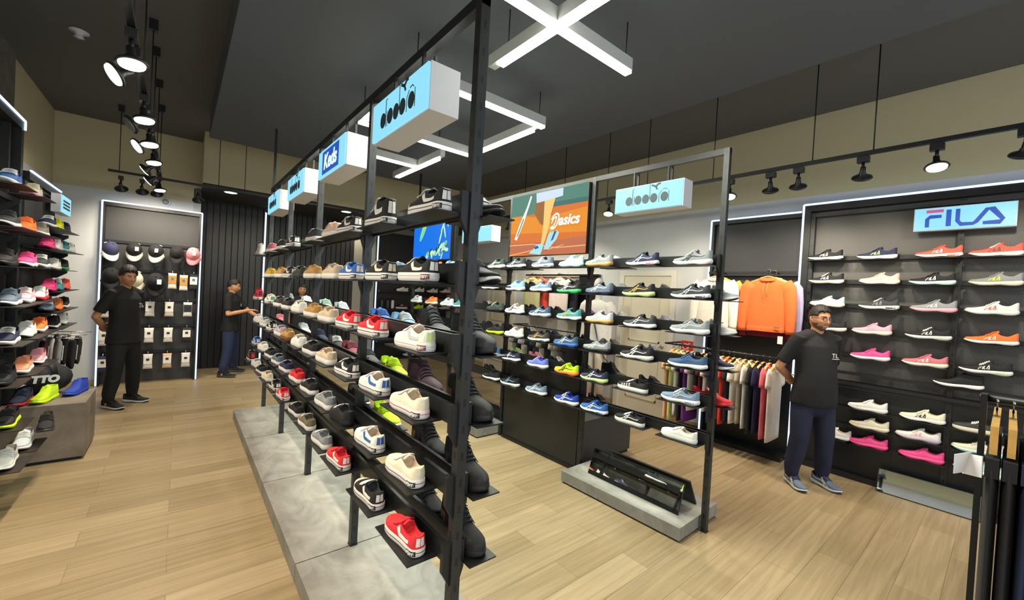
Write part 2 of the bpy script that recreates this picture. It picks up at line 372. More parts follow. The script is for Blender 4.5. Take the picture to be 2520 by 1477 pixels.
for x, y, lb in ((.62, 8.24, 'round recessed light over the left end of the black slat wall'), (2.48, 8.27, 'round recessed light over the middle of the back niche'), (3.06, 9.2, 'round recessed light nearest the niche back wall')):
    t = thing('recessed_downlight', lb, 'light', (x, y, 3.13), 0, 'recessed lights in the back niche')
    MB().lathe([(.09, 0), (.1, 0), (.1, -.012), (.085, -.012), (.084, -.004), (.09, 0)], (0, 0, 0)).build('trim_ring', WHITE, t)
    MB().lathe([(0, -.002), (.084, -.002), (.084, -.008), (0, -.009)], (0, 0, 0)).build('lens', LAMPON, t)
    light('down_lamp', 'SPOT', (0, 0, -.03), 30, (1, .88, .68), t, aim=(0, 0, -1), spot=radians(120), blend=.8)

t = thing('dome_camera', 'small white dome camera on the grey wall above the cap display', 'camera', (-.2, YB, 2.86), 0)
MB().lathe([(0, 0), (.06, 0), (.062, .03), (.05, .04), (0, .04)], (0, 0, 0), (0, -1, 0)).build('base', WHITE, t); MB().sphere((0, -.045, 0), .045, 16, 10).build('dome', mat('smoked_dome', '8a8d90', .15), t)
FRONT = [
 (2.070, '1.53 c black white white v; 2.05 h black white white v; 2.53 c black white white v; 2.88 c blush white - -; 3.34 c charcoal white - -; 4.09 c black white white v; 4.58 c black white - -; 5.16 c rose white - -; 5.98 h white white - -'),
 (1.798, '1.60 c black white white r; 2.01 c black white cream v; 2.46 c blue white white v; 2.84 c beige white - -; 3.35 c tan white - -; 3.76 c charcoal charcoal - -; 4.15 c black white white v; 4.58 c tan white - -; 5.19 c mustard white - -'),
 (1.515, '1.60 c white white silver q; 2.08 c red white white v; 2.47 c red white white v; 2.89 c beige white - -; 3.29 c tan white - -; 3.74 c white white - -; 4.17 c black white - -; 4.59 c charcoal white - -; 5.12 c white white green v; 5.99 h red white navy v'),
 (1.240, '1.62 c cream white red l; 2.02 c white white blue v; 2.45 c black white white v; 2.89 c beige white - -; 3.28 c black white - -; 3.69 c white white - -; 4.13 c tan brown - -; 4.47 c lilac white - -; 4.93 c black white white v; 5.39 c silver white - -; 5.90 c white white - -'),
 (0.955, '1.63 c cream white maroon l; 2.05 c white white blue v; 2.51 c black black - -; 2.86 c grey white - -; 3.29 c black white - -; 3.70 c red white - -; 4.14 c navy white - -; 4.54 c slate white - -; 4.95 c black white - -; 5.45 c white white - -; 5.95 c blue white white v'),
 (0.688, '1.60 c red white white v; 2.02 c black white white v; 2.53 c red white white v; 2.90 c grey white - -; 3.31 c olive white - -; 3.67 c black white - -; 4.22 c red white white v; 4.61 c black white white v; 5.08 c cream white - -; 5.49 c black white - -; 5.90 c white white - -; 6.37 h black white red v'),
]
FRONTB = [
 (2.070, '1.46 r black black - -'),
 (1.798, '1.46 r black white - -; 2.23 r steel white - -'),
 (1.515, '1.46 b charcoal black - -; 1.80 b charcoal black - -; 2.13 r skyblue white - -; 2.47 r blue blue - -; 3.26 r silver white - -; 3.71 r sage white - -; 4.39 r silver white - -; 5.21 r grey white - -'),
 (1.240, '1.46 b black black - -; 1.87 b plum black - -; 2.26 r neon white black x; 2.68 r charcoal black - -; 3.01 r maroon pink - -; 3.37 r charcoal red - -; 3.86 r navy black - -; 4.46 r silver white - -; 5.68 r rose white - -'),
 (0.955, '1.46 b black black - -; 1.79 b black black - -; 2.33 r neon white - -; 2.83 r black white - -'),
 (0.688, '1.46 b black black - -; 1.79 r black black - -'),
]
POSTER = [
 (2.062, '1.57 r grey white black x; 2.00 r navy white silver x; 2.45 r grey tan silver x; 2.79 r mint mint silver x; 3.19 r slate white white x; 3.62 r charcoal white silver x; 3.98 r darkgreen white white x; 4.74 r yellow white - -; 5.08 r skyblue white - -; 5.42 r coral white - -'),
 (1.804, '1.57 r charcoal white silver x; 2.02 r black lime gold x; 2.43 r slate navy white x; 2.80 r black green white x; 3.20 r steel white silver x; 3.61 r skyblue white white x; 4.08 r black white - -'),
 (1.540, '1.56 r grey white silver x; 1.99 r charcoal white silver x; 2.41 r silver tan white x; 2.78 r teal white gold x; 3.19 r denim silver white x; 3.60 r white white black x; 3.96 r darkgreen black - -; 4.73 r teal white - -; 5.06 r silver white - -; 5.50 r orange cream - -; 5.97 r silver white - -'),
 (1.275, '1.56 r denim white blue x; 2.00 r black white white x; 2.42 r grey black white x; 2.80 r denim blue white x; 3.19 r charcoal white gold x; 3.59 r white white silver x; 3.94 r black neon - -'),
 (1.000, '1.60 r steel white silver x; 2.02 c black white white g; 2.43 r navy lime white x; 2.77 r neon orange black x; 3.18 r periwinkle white - -; 3.62 r navy white white x; 3.98 r blue white - -'),
 (0.715, '1.59 c white white - -; 2.03 c black white white x; 2.41 r blue white white x; 2.75 r cobalt white white x; 3.18 r steel white white x; 3.61 r black white skyblue x; 3.96 r black white - -'),
]
POSTERB = [
 (2.062, '2.38 r white white - -; 3.60 r grey white - -; 3.91 r blue white - -'),
 (1.804, '1.45 r silver white - -; 1.88 r grey white - -; 2.30 r silver white - -; 3.15 r black black - -; 3.54 r black black - -'),
 (1.540, '1.45 r white white - -; 1.86 r silver white - -; 2.29 r silver white - -; 2.67 r lilac white - -; 3.11 r black black - -; 3.51 r navy black - -; 4.33 r black black - -'),
 (1.275, '1.45 r navy white - -; 1.96 r grey white - -; 2.37 r taupe white - -; 2.72 r black black - -; 3.13 r navy black - -; 3.50 r charcoal black - -; 3.90 r black black - -; 4.31 r black black - -'),
 (1.000, '1.45 r red red - -; 1.94 r charcoal white - -; 2.35 b black black - -; 2.70 r black black - -; 3.06 r navy white - -; 3.38 r pink white red x; 3.72 r lime white - -'),
 (0.715, '2.49 r black black - -; 4.22 r black black - -'),
]
RIGHT = [
 (2.315, '0.12 r coral white black f; 0.46 r coral white white f; 0.89 r navy white lime f; 1.31 r black white white f'),
 (2.065, '0.11 r grey cream yellow f; 0.49 r black mint white f; 0.86 r blush cream pink f; 1.29 r black cream white f'),
 (1.815, '0.12 r white white coral f; 0.47 r grey pink white f; 0.85 r charcoal white grey f; 1.27 r mint cream - -'),
 (1.560, '0.11 r orange white white f; 0.49 r black white white f; 0.89 r pink cream pink f; 1.24 r black cream - -'),
 (1.305, '0.13 r black white white f; 0.50 r rose cream white f; 0.89 r hotpink white - -'),
 (1.154, '0.28 s black white - -'),
 (0.790, '0.15 c charcoal cream - -; 0.49 r cream white black f; 0.88 r white white - -'),
 (0.610, '0.14 r cream mint - -; 0.51 r white lilac pink f; 0.86 r cream cream - -'),
 (0.435, '0.12 r mint white - -; 0.48 r hotpink hotpink - -; 0.86 r hotpink hotpink - -; 1.14 r white white - -'),
]
LEFTN = [
 (2.305, '4.28 r blue white - -; 4.85 r cream pink - -'),
 (2.025, '4.28 r charcoal white - -; 4.69 r orange orange - -; 5.10 r taupe white - -'),
 (1.765, '4.25 r black black - -; 4.75 r hotpink white - -; 5.17 r charcoal white - -'),
 (1.495, '4.37 r slate white - -; 4.73 r pink white - -; 5.15 r white red red x'),
 (1.230, '4.36 r navy white - -; 4.79 r white white - -; 5.16 r orange white - -'),
 (0.965, '4.31 r black black - -; 4.74 r salmon white - -; 5.16 r pink white - -'),
 (0.644, '4.43 r black neon - -'),
 (0.360, '4.42 r white white - -; 4.85 r silver white - -'),
]
LEFTF = [
 (2.140, '5.66 r navy white - -; 5.98 r yellow yellow - -; 6.32 r black black - -'),
 (1.940, '5.66 r magenta magenta - -; 5.98 r white white - -; 6.30 r teal mint - -; 6.62 r white white - -'),
 (1.750, '5.92 r white white - -; 6.30 r black green - -'),
 (1.546, '5.78 r magenta magenta - -; 6.10 r teal teal - -; 6.42 r coral coral - -'),
 (1.350, '5.76 r slate black - -; 6.09 r orange orange - -; 6.42 r black white - -'),
 (1.180, '5.98 r black white - -; 6.38 r white white - -'),
]
# ------------------------------------------------------------------ shoes
def crom(tab):
    xs = [a for a, _ in tab]; ys = [b for _, b in tab]; n = len(xs)
    d = [(ys[i+1]-ys[i])/(xs[i+1]-xs[i]) for i in range(n-1)]
    m = [d[0]]+[0 if d[i-1]*d[i] <= 0 else 2*d[i-1]*d[i]/(d[i-1]+d[i]) for i in range(1, n-1)]+[d[-1]]
    def f(t):
        t = min(max(t, xs[0]), xs[-1]); i = 0
        while i < n-2 and t > xs[i+1]: i += 1
        h = xs[i+1]-xs[i]; u = (t-xs[i])/h
        return (2*u**3-3*u*u+1)*ys[i]+(u**3-2*u*u+u)*h*m[i]+(-2*u**3+3*u*u)*ys[i+1]+(u**3-u*u)*h*m[i+1]
    return f
WID = [(0, 0), (.012, .016), (.05, .0295), (.12, .0345), (.3, .035), (.5, .0405), (.7, .0475), (.84, .0445), (.93, .033), (.98, .0175), (1, 0)]
def const(v): return lambda t: v
KIND = {
 'c': dict(L=.295, W=crom(WID), op=(.045, .41), zs=const(.036), zb=crom([(0, .002), (.1, 0), (.75, 0), (1, .007)]), fl=(.97, 1.07, 1.08, 1.07, 1.05),
           H=crom([(0, .086), (.05, .092), (.3, .092), (.41, .097), (.46, .094), (.6, .079), (.75, .067), (.88, .061), (.96, .054), (1, .046)]),
           C=crom([(.0, .09), (.05, .091), (.13, .077), (.22, .071), (.32, .078), (.41, .093)])),
 'r': dict(L=.31, W=crom(WID), op=(.045, .40), zs=crom([(0, .046), (.1, .042), (.35, .036), (.6, .030), (.85, .031), (1, .038)]),
           zb=crom([(0, .012), (.1, .001), (.2, 0), (.42, .006), (.55, .002), (.72, 0), (.88, .008), (1, .024)]), fl=(.98, 1.1, 1.16, 1.1, .99),
           H=crom([(0, .108), (.03, .112), (.06, .108), (.3, .09), (.40, .112), (.47, .104), (.6, .079), (.75, .063), (.88, .056), (.96, .053), (1, .046)]),
           C=crom([(.0, .112), (.05, .108), (.12, .09), (.2, .078), (.3, .083), (.40, .106)])),
 'b': dict(L=.31, W=crom([(t, w*1.05) for t, w in WID]), op=(.05, .36), zs=const(.034), zb=crom([(0, .003), (.1, 0), (.32, 0), (.36, .008), (.5, .008), (.55, 0), (.8, 0), (1, .012)]), fl=(1.0, 1.05, 1.06, 1.05, 1.03),
           H=crom([(0, .152), (.05, .158), (.3, .158), (.36, .168), (.42, .148), (.52, .112), (.64, .086), (.78, .078), (.9, .07), (.97, .058), (1, .05)]),
           C=crom([(.0, .156), (.1, .15), (.25, .147), (.36, .162)])),
 'h': dict(L=.295, W=crom(WID), op=(.045, .39), zs=const(.036), zb=crom([(0, .002), (.1, 0), (.75, 0), (1, .007)]), fl=(.97, 1.07, 1.08, 1.07, 1.05),
           H=crom([(0, .122), (.05, .128), (.3, .118), (.39, .142), (.45, .128), (.55, .096), (.7, .07), (.88, .061), (.96, .054), (1, .046)]),
           C=crom([(.0, .126), (.05, .127), (.18, .112), (.3, .116), (.39, .134)])),
}
KIND['s'] = dict(KIND['r']); KIND['s'].update(H=crom([(0, .118), (.05, .124), (.3, .124), (.40, .13), (.47, .112), (.6, .08), (.75, .063), (.88, .056), (.96, .053), (1, .046)]), C=crom([(0, .122), (.05, .124), (.2, .12), (.40, .127)]))
def opn(K, t):
    a, b = K['op']; return a < t < b
def surf(K, t, v, off=0.):
    w = K['W'](t)+off; zs = K['zs'](t); a = abs(v); sg = 1 if v >= 0 else -1; y = (t-.5)*K['L']
    if opn(K, t):
        Hc = K['C'](t)
        if a >= .5:
            s = (1-a)/.5; return Vector((sg*w*(1+.06*sin(pi*s)-.2*s**1.6), y, zs-.004+(Hc-zs+.004)*s))
        zi = zs+.014; u = a/.5
        if u > .66: k = (1-u)/.34; return Vector((sg*w*(.80-.10*k), y, Hc-(Hc-zi)*.55*k+.0015*sin(pi*min(1, k*3))))
        if u > .33: k = (.66-u)/.33; return Vector((sg*w*(.70-.2*k), y, Hc-(Hc-zi)*(.55+.45*k)))
        return Vector((sg*w*.5*u/.33, y, zi))
    H = K['H'](t)+off; ph = (1-a)*pi/2; oa, ob = K['op']
    if t <= oa or t < ob+.13:        # a flat collar edge just behind and just in front of the opening
        Hc = min(K['C'](min(max(t, oa), ob)), H); bl = 0 if t <= oa else (t-ob)/.13; bl = bl*bl*(3-2*bl)
        if a >= .5: s = (1-a)/.5; q = Vector((sg*w*(1+.06*sin(pi*s)-.2*s**1.6), y, zs-.004+(Hc-zs+.004)*s))
        else: u = a/.5; q = Vector((sg*w*.86*u, y, Hc+(H-Hc)*(1-u*u)))
        d = Vector((sg*w*max(cos(ph), 0)**.62*(1+.05*sin(2*ph)), y, zs-.004+(H-zs+.004)*max(sin(ph), 0)**.82))
        return q.lerp(d, bl)
    return Vector((sg*w*max(cos(ph), 0)**.62*(1+.05*sin(2*ph)), y, zs-.004+(H-zs+.004)*max(sin(ph), 0)**.82))
def tlist(K):
    a, b = K['op']; e = .004
    return [0, .006, .016, .03, a-e, a+e]+[a+(b-a)*k/9 for k in range(1, 9)]+[b-e, b+e]+[b+(.93-b)*k/10 for k in range(1, 11)]+[.955, .972, .986, .995, 1]
VL = [1, .93, .86, .78, .7, .62, .55, .5, .44, .36, .27, .165, .08, 0]; VL = [-v for v in VL]+VL[:-1][::-1]
def upper_parts(K):
    ts = tlist(K); n = len(VL); P = [[surf(K, t, v) for v in VL] for t in ts]
    o = MB(); li = MB(); vs = [p for r in P for p in r]; fo = []; fl = []
    for i in range(len(ts)-1):
        for j in range(n-1):
            q = (i*n+j, i*n+j+1, (i+1)*n+j+1, (i+1)*n+j)
            inn = abs(VL[j]) <= .5 and abs(VL[j+1]) <= .5 and (opn(K, ts[i]) or opn(K, ts[i+1]))
            (fl if inn else fo).append(q)
    return o.add(vs, fo, True), li.add(vs, fl, True)
def clean(mb):
    used = sorted({i for f in mb.f for i in f}); mp = {i: k for k, i in enumerate(used)}
    mb.v = [mb.v[i] for i in used]; mb.f = [tuple(mp[i] for i in f) for f in mb.f]; return mb
TS = [0, .004, .014, .03, .06, .1, .16, .24, .32, .4, .48, .56, .64, .72, .79, .85, .9, .94, .968, .986, .996, 1]
def sole_pt(K, t, k, side, off=0.):
    fl = K['fl']; x = k*(len(fl)-1); i = min(int(x), len(fl)-2); f = fl[i]+(fl[i+1]-fl[i])*(x-i)
    zb, zs = K['zb'](t), K['zs'](t); y = (t-.5)*K['L']; grow = (f-1)*.045
    e = grow*(2*t-1)**5
    return Vector((side*(K['W'](t)*1+grow*min(1, K['W'](t)/.03)+off), y+e*1.0+(off if t > .9 else -off if t < .1 else 0)*abs(2*t-1)**3, zb+(zs-zb)*k))
def sole_mesh(K, k0=0., k1=1., off=0.):
    rings = []; m = MB()
    for q in range(5):
        k = k0+(k1-k0)*q/4
        rings.append([sole_pt(K, t, k, 1, off) for t in TS]+[sole_pt(K, t, k, -1, off) for t in TS[-2:0:-1]])
    m.loft(rings, False, True); n = len(TS); N = len(rings[0])
    for base, ring in ((0, rings[0]), (4*N, rings[-1])):
        o = len(m.v); m.v += [Vector(p) for p in ring]
        for i in range(n-1):
            a, b = i, i+1; c, d = (N-b) % N, (N-a) % N
            f = [o+a, o+b]+([o+c] if c != b else [])+([o+d] if d != a else [])
            m.f.append(tuple(f)); m.sm.append(False)
    return m
def resamp(pts, k=4):
    out = []
    for a, b in zip(pts, pts[1:]): out += [(a[0]+(b[0]-a[0])*i/k, a[1]+(b[1]-a[1])*i/k) for i in range(k)]
    return out+[pts[-1]]
def ribbon(mb, fn, pts, w, sc, off=.0018):       # fn(t, s, off) -> point; width w metres; sc = metres per unit of (t, s)
    P = resamp(pts); rows = []; n = len(P)
    for i in range(n):
        a, b = P[max(i-1, 0)], P[min(i+1, n-1)]; dx, dy = (b[0]-a[0])*sc[0], (b[1]-a[1])*sc[1]; l = sqrt(dx*dx+dy*dy) or 1
        q = (-dy/l*w/2/sc[0], dx/l*w/2/sc[1]); A = (P[i][0]+q[0], P[i][1]+q[1]); B = (P[i][0]-q[0], P[i][1]-q[1])
        rows.append([fn(A[0], A[1], -.0004), fn(A[0], A[1], off), fn(B[0], B[1], off), fn(B[0], B[1], -.0004)])
    mb.loft(rows, True, False, True)
LET = {'P': [[(0, 0), (0, 1), (.7, 1), (.7, .5), (0, .5)]], 'O': [[(0, 0), (0, 1), (.75, 1), (.75, 0), (0, 0)]], 'N': [[(0, 0), (0, 1), (.75, 0), (.75, 1)]],
       'Y': [[(0, 1), (.38, .5), (.75, 1)], [(.38, .5), (.38, 0)]], 'F': [[(0, 0), (0, .55), (.7, .55)], [(0, 1), (.75, 1)]], 'I': [[(.15, 0), (.15, 1)]],
       'L': [[(0, 1), (0, 0), (.6, 0)]], 'A': [[(0, 0), (.4, 1), (.85, 0), (.35, 0)]]}
ADV = {'P': 1, 'O': 1.08, 'N': 1.08, 'Y': 1, 'F': .95, 'I': .5, 'L': .8, 'A': 1}
PROTO = {}
def shoe_proto(k):
    if k in PROTO: return PROTO[k]
    K = KIND[k]; L = K['L']; d = {}
    u, l = upper_parts(K); d['upper'] = clean(u); d['lining'] = clean(l); d['sole'] = sole_mesh(K)
    sf = lambda sg: (lambda t, s, off: surf(K, min(max(t, .001), .999), sg*min(1, max(.0, 1-.5*s)), off))
    b = K['op'][1]
    tg = MB(); rows = []
    for t, dz in ((b+.07, .003), (b+.02, .005), (b-.02, .011), (b-.04, .014)):
        w = K['W'](t)*.60; H = K['H'](min(max(t, b+.005), 1)); rows.append([Vector((x*w, (t-.5)*L, H-.012*abs(x)+dz-.004*x*x)) for x in (-1, -.5, 0, .5, 1)]+[Vector((x*w, (t-.5)*L-.004, H-.012*abs(x)+dz-.008)) for x in (1, .5, 0, -.5, -1)])
    d['tongue'] = tg.loft(rows)
    lc = MB(); n = 5
    for i in range(n):
        t = b+.035+.155*i/(n-1)*(1.25 if k in 'bh' else 1)
        for sgn in (1, -1):
            pts = [surf(K, t+sgn*.012*v/.4, v, .0035)+Vector((0, 0, .0035 if i < 2 else .002)) for v in (-.5, -.34, -.17, 0, .17, .34, .5)]
            lc.tube(pts, (.0032, .0022), 6)
    if k != 's': d['laces'] = lc
    if k in 'ch':
        fx = MB()
        for q in (.62,): 
            ring = []
            fx.loft([[sole_pt(K, t, q+dq, sd, .0012) for t, sd in [(t, 1) for t in TS]+[(t, -1) for t in TS[-2:0:-1]]] for dq in (-.04, .04)], False, False)
        d['foxing_stripe'] = fx
        hl = MB(); ht = MB()
        sp = lambda t, s, off: sole_pt(K, max(t, .002), s, -1, off)
        ribbon(hl, sp, [(.015, .5), (.16, .5)], .021, (L, .036), .0016); d['heel_label'] = hl
        t0 = .145; hh = .36; ww = .026
        for chh in 'PONY':
            for pl in LET[chh]: ribbon(ht, sp, [(t0-ww*x, .32+hh*y) for x, y in pl], .0022, (L, .036), .0024)
            t0 -= ww*ADV[chh]*1.12
        d['label_text'] = ht
        st = MB(); hb = MB()
        for sg in (1, -1):
            st = MB(); ribbon(st, sf(sg), [(.455, .82), (.405, .34), (.15, .5)], .017, (L, .058)); d['stripe%d' % sg] = st
        ribbon(hb, sf(-1), [(.0, .55), (.014, .55)], .036, (L, .058)); ribbon(hb, sf(1), [(.0, .55), (.014, .55)], .036, (L, .058)); d['heel_tab'] = hb
        hq = MB()
        for sg in (1, -1): ribbon(hq, sf(sg), [(.004, .42), (.22, .42)], .044, (L, .058), .001)
        d['heel_quarter'] = hq
        cp = MB(); tt = [.82, .86, .9, .94, .968, .986, .996, 1]; cp.loft([[surf(K, t, v, .0016) for v in VL] for t in tt], False, True, False); d['toe_cap'] = cp
        gr = MB()
        for sg in (1, -1):
            for t in (.5, .58, .66, .74):
                for s in (.25, .6): ribbon(gr, sf(sg), [(t, s), (t+.04, s)], .010, (L, .04))
        d['grid_patches'] = gr
    xs = MB()
    for sg in (1, -1):
        h = .065
        for pl in ([(.67, .06), (.60, .4), (.52, .95)], [(.57, .04), (.50, .4), (.445, .95)], [(.72, .12), (.6, .36), (.42, .5), (.13, .66)], [(.60, .62), (.5, .74), (.42, .84)]):
            ribbon(xs, sf(sg), pl, .0062, (L, h))
    d['crossed_stripes'] = xs
    fl = MB(); t0 = .60
    for chh in 'FILA':
        for pl in LET[chh]: ribbon(fl, sf(-1), [(t0-.062*x-.02*y+.02, .22+.46*y) for x, y in pl], .0058, (L, .07))
        t0 -= .068*ADV[chh]
    d['side_lettering'] = fl
    if k in 'rs':
        d['outsole'] = sole_mesh(K, .0, .16, .0012)
        hw = MB(); ribbon(hw, lambda t, s, off: sole_pt(K, max(t, .002), s, -1, off), [(.01, .45), (.3, .40)], .016, (L, .045), .0015); d['heel_wedge'] = hw
    if k == 'b':
        pn = MB(); ribbon(pn, sf(-1), [(.03, .35), (.2, .3)], .05, (L, .1)); ribbon(pn, sf(1), [(.03, .35), (.2, .3)], .05, (L, .1)); d['heel_panel'] = pn
    PROTO[k] = {n: m.mesh(n) for n, m in d.items()}
    return PROTO[k]
HEX = dict(black='17181b', charcoal='35373b', white='e6e4df', cream='e4dcc4', red='d42a34', blue='2f63ad', cobalt='1f3fa8', navy='232b49', slate='5c6b7e', steel='7289a3', denim='3c5878',
           skyblue='7fb2d6', teal='3f8f96', mint='bfe6dc', sage='8fa99a', silver='bcc3c9', grey='8d9194', beige='cbb9a0', tan='b58a4c', blush='d9b7a6', rose='c9707c', pink='eea6b4', hotpink='ee4f92',
           magenta='d23a78', coral='f0604f', orange='f47b35', salmon='e99a78', yellow='dfe11c', mustard='c9a227', neon='c8ee1e', lime='c3dc8e', green='2fae5c', darkgreen='2f3f38', olive='6f6a52', brown='7a5233',
           lilac='b7a6b6', periwinkle='6a77cf', maroon='6e2331', plum='3a2431', taupe='8d8378', gold='d7a23a')
WORD = dict(skyblue='sky-blue', hotpink='hot-pink', darkgreen='dark-green', neon='neon-yellow', lime='pale lime')
KN = dict(c='canvas sneaker', r='running shoe', b='work boot', h='high-top sneaker', s='sock-knit trainer')
def cm(c, kind='fab'):
    if kind == 'fab': return mat('shoe_'+c, HEX[c], .75, noise=.08, nscale=60, bump=.25, bscale=700)
    return mat('rubber_'+c, HEX[c], .5)
ORD = ['nearest', 'second', 'third', 'fourth', 'fifth', 'sixth', 'seventh', 'eighth', 'ninth', 'tenth', 'eleventh', 'twelfth']
def shoe(spec, M, label, group, i=0):
    k, up_, so, ac, ty = spec; P = shoe_proto(k)
    nm = {'c': 'canvas_sneaker', 'r': 'running_shoe', 'b': 'work_boot', 'h': 'high_top_sneaker', 's': 'sock_trainer'}[k]
    t = thing(nm, label, 'boot' if k == 'b' else 'shoe', M=M, group=group)
    U = cm(up_)
    def part(n, m, par=t):
        return mobj(n.rstrip('-1'), P[n], m, par)
    u = part('upper', U); part('lining', cm('charcoal' if up_ in ('black', 'navy', 'charcoal', 'denim', 'slate', 'teal') else 'grey' if up_ in ('grey', 'silver', 'steel') else 'beige' if up_ in ('cream', 'white', 'beige', 'tan') else up_))
    s = part('sole', cm(so if so not in ('-',) else 'white', 'rub')); part('tongue', U)
    if 'laces' in P: part('laces', cm('white' if (k in 'ch' and up_ not in ('red', 'tan', 'beige')) or (i % 4 == 0 and k == 'r') else up_))
    if k == 'b': part('heel_panel', cm('brown' if i % 2 else 'charcoal'))
    if k in 'ch' and ty in 'vrlq':
        part('foxing_stripe', cm({'v': 'charcoal', 'r': 'silver', 'q': 'silver', 'l': ac}[ty], 'rub'), s)
        lb = part('heel_label', cm('maroon' if ty in 'rq' else 'black', 'rub'), s); part('label_text', cm('white', 'rub'), lb)
        if ty == 'q': part('heel_quarter', cm('lime'))
        if ty in 'vrq': [part('stripe%d' % sg, cm('silver' if ty == 'q' else 'white' if ty == 'r' else ac)) for sg in (1, -1)]; part('heel_tab', cm('lime' if ty == 'q' else ac))
    if k == 'c' and ty in 'vr' and up_ in ('red', 'black') and so == 'white': part('toe_cap', cm('white' if up_ == 'red' else 'cream', 'rub')) if i % 2 == 0 else None
    if ty == 'x': part('crossed_stripes', cm(ac if ac in HEX else 'white', 'rub'))
    if ty == 'f': part('side_lettering', cm(ac, 'rub'))
    if ty == 'g': part('grid_patches', cm('white', 'rub'))
    if k in 'rs':
        part('outsole', cm('charcoal' if so in ('white', 'black') and i % 2 else so if so in HEX else 'white', 'rub'), s)
        if ty in 'xf' and so == 'white' and i % 3 == 1: part('heel_wedge', cm({'black': 'lime', 'navy': 'rose', 'grey': 'coral'}.get(up_, up_), 'rub'), s)
    return t
def look(spec):
    k, up_, so, ac, ty = spec; a = WORD.get(up_, up_)+' '+KN[k]; aw = WORD.get(ac, ac)
    if ty in 'vr' and ty != '-': a += ' with %s chevron' % aw
    elif ty == 'q': a += ' with pale-green heel'
    elif ty == 'l': a += ' with %s sole line' % aw
    elif ty == 'x': a += ' with %s stripes' % aw
    elif ty == 'f': a += ' with %s lettering' % aw
    elif ty == 'g': a += ' with white patches'
    return a
LEV = {6: ['top shelf', 'second shelf', 'third shelf', 'fourth shelf', 'fifth shelf', 'lowest shelf']}
def wall_of_shoes(tab, X, lev, where, group, plate, toe=1, ymin=-9, jit=.012):
    """each table row is one shelf, nearest shoe first; plate(y, z) adds the shelf plate under it"""
    for li, (zc, row) in enumerate(tab):
        z = zc-.05
        for i, it in enumerate(row.split('; ')):
            q = it.split(); y = max(float(q[0]), ymin); spec = q[1:]
            x = X(y) if callable(X) else X
            if plate: plate(y, z)
            a = random.uniform(-jit, jit)+(0 if toe > 0 else pi)
            nth = '%s from near end' % ORD[i] if i else 'nearest the camera'
            lb = '%s, %s, %s%s' % (look(spec), nth, lev[li], where)
            if len(lb.split()) > 16: lb = '%s, %s, %s%s' % (look(spec).split(' with')[0], nth, lev[li], where)
            shoe(spec, T(x, y, z+.001) @ R3('Z', a) @ Matrix.Scale(.97, 4), lb, group, i+li)

def wear(par, M, c):
    P = shoe_proto('r'); u = mobj('shoe', P['upper'], cm(c[0]), par, M)
    mobj('sole', P['sole'], cm(c[1], 'rub'), u); mobj('laces', P['laces'], cm(c[2]), u); mobj('tongue', P['tongue'], cm(c[0]), u); mobj('lining', P['lining'], cm('charcoal'), u); mobj('outsole', P['outsole'], cm('charcoal', 'rub'), u)
    if c[3]: mobj('stripes', P['crossed_stripes'], cm(c[3], 'rub'), u)
# ------------------------------------------------------------------ double-sided shoe racks
POSTM = m_post()
def make_rack(name, label, org, rz, py, levels, zt, plates, zb):
    """posts stand at local y in py, local x = 0; levels = plate heights; plates = [(side, local y, z)]"""
    t = thing(name, label, 'shoe rack', org, rz)
    for y, z0 in zip(py, zb):
        p = MB().bx(-.021, .021, -.02, .02, z0, zt).build('post', POSTM, t, M=T(0, y, 0))
        MB().box((0, 0, z0+.0035), (.046, .046, .007)).build('foot_plate', BLACK, p)
    MB().box((0, (py[0]+py[-1])/2, zt-.02), (.04, py[-1]-py[0]+.04, .045)).build('top_beam', BLACK, t)
    for z in levels:
        for s in (-1, 1):
            MB().box((s*.03, (py[0]+py[-1])/2, z+.040), (.016, py[-1]-py[0], .080)).build('rail', BLACK, t)
        for y in py:
            bw = .056 if y == 0 else .042
            MB().prism([(-bw, z+.085), (-bw, z-.025), (-.022, z-.085), (.022, z-.085), (.042, z-.025), (.042, z+.085)], .02, Matrix(((1, 0, 0, 0), (0, 0, 1, y-.01), (0, 1, 0, 0), (0, 0, 0, 1)))).build('bracket', BLACK, t)
    pm = MB().box((0, 0, -.003), (.130, .33, .006)).mesh('shelf_plate')
    for s, y, z in plates: mobj('shelf_plate', pm, BLACK, t, T(s*.099, y, z))
    return t
FP = []; 
fx = lambda y: .785
fr_org = (.885, 1.36, 0); FY = [0, 1.145, 2.29, 3.44, 4.585]
wall_of_shoes(FRONT, fx, LEV[6], ' of front rack', 'sneakers on the front rack', lambda y, z: FP.append((-1, y-1.36, z)), 1)
wall_of_shoes(FRONTB, .986, LEV[6], ' on front rack rear', 'shoes on the far side of the front rack', lambda y, z: FP.append((1, y-1.36, z)), -1, 1.46)
FLV = [z-.05 for z, _ in FRONT]
make_rack('shoe_display_rack', 'long black metal shoe rack with a tall near post in the foreground', fr_org, 0, FY, FLV, 2.87, FP, [.121, .121, .121, .121, 0])
ra = .026; po = (3.145, 1.40, 0)
px_ = lambda y: 3.145-.026*(y-1.4)
PP = []
wall_of_shoes(POSTER, lambda y: px_(y)-.1, LEV[6], ' of poster rack', 'running shoes on the rack with the tennis poster', lambda y, z: PP.append((-1, y-1.4, z)), 1)
wall_of_shoes(POSTERB, lambda y: px_(y)+.1, LEV[6], ' on poster rack rear', 'shoes on the far side of the poster rack', lambda y, z: PP.append((1, y-1.4, z)), -1, 1.45)
make_rack('shoe_display_rack', 'black metal shoe rack with a tennis poster lit above its middle', po, ra, [0, 1.225, 2.45, 3.67, 4.9], [z-.05 for z, _ in POSTER], 2.89, PP, [0]*5)
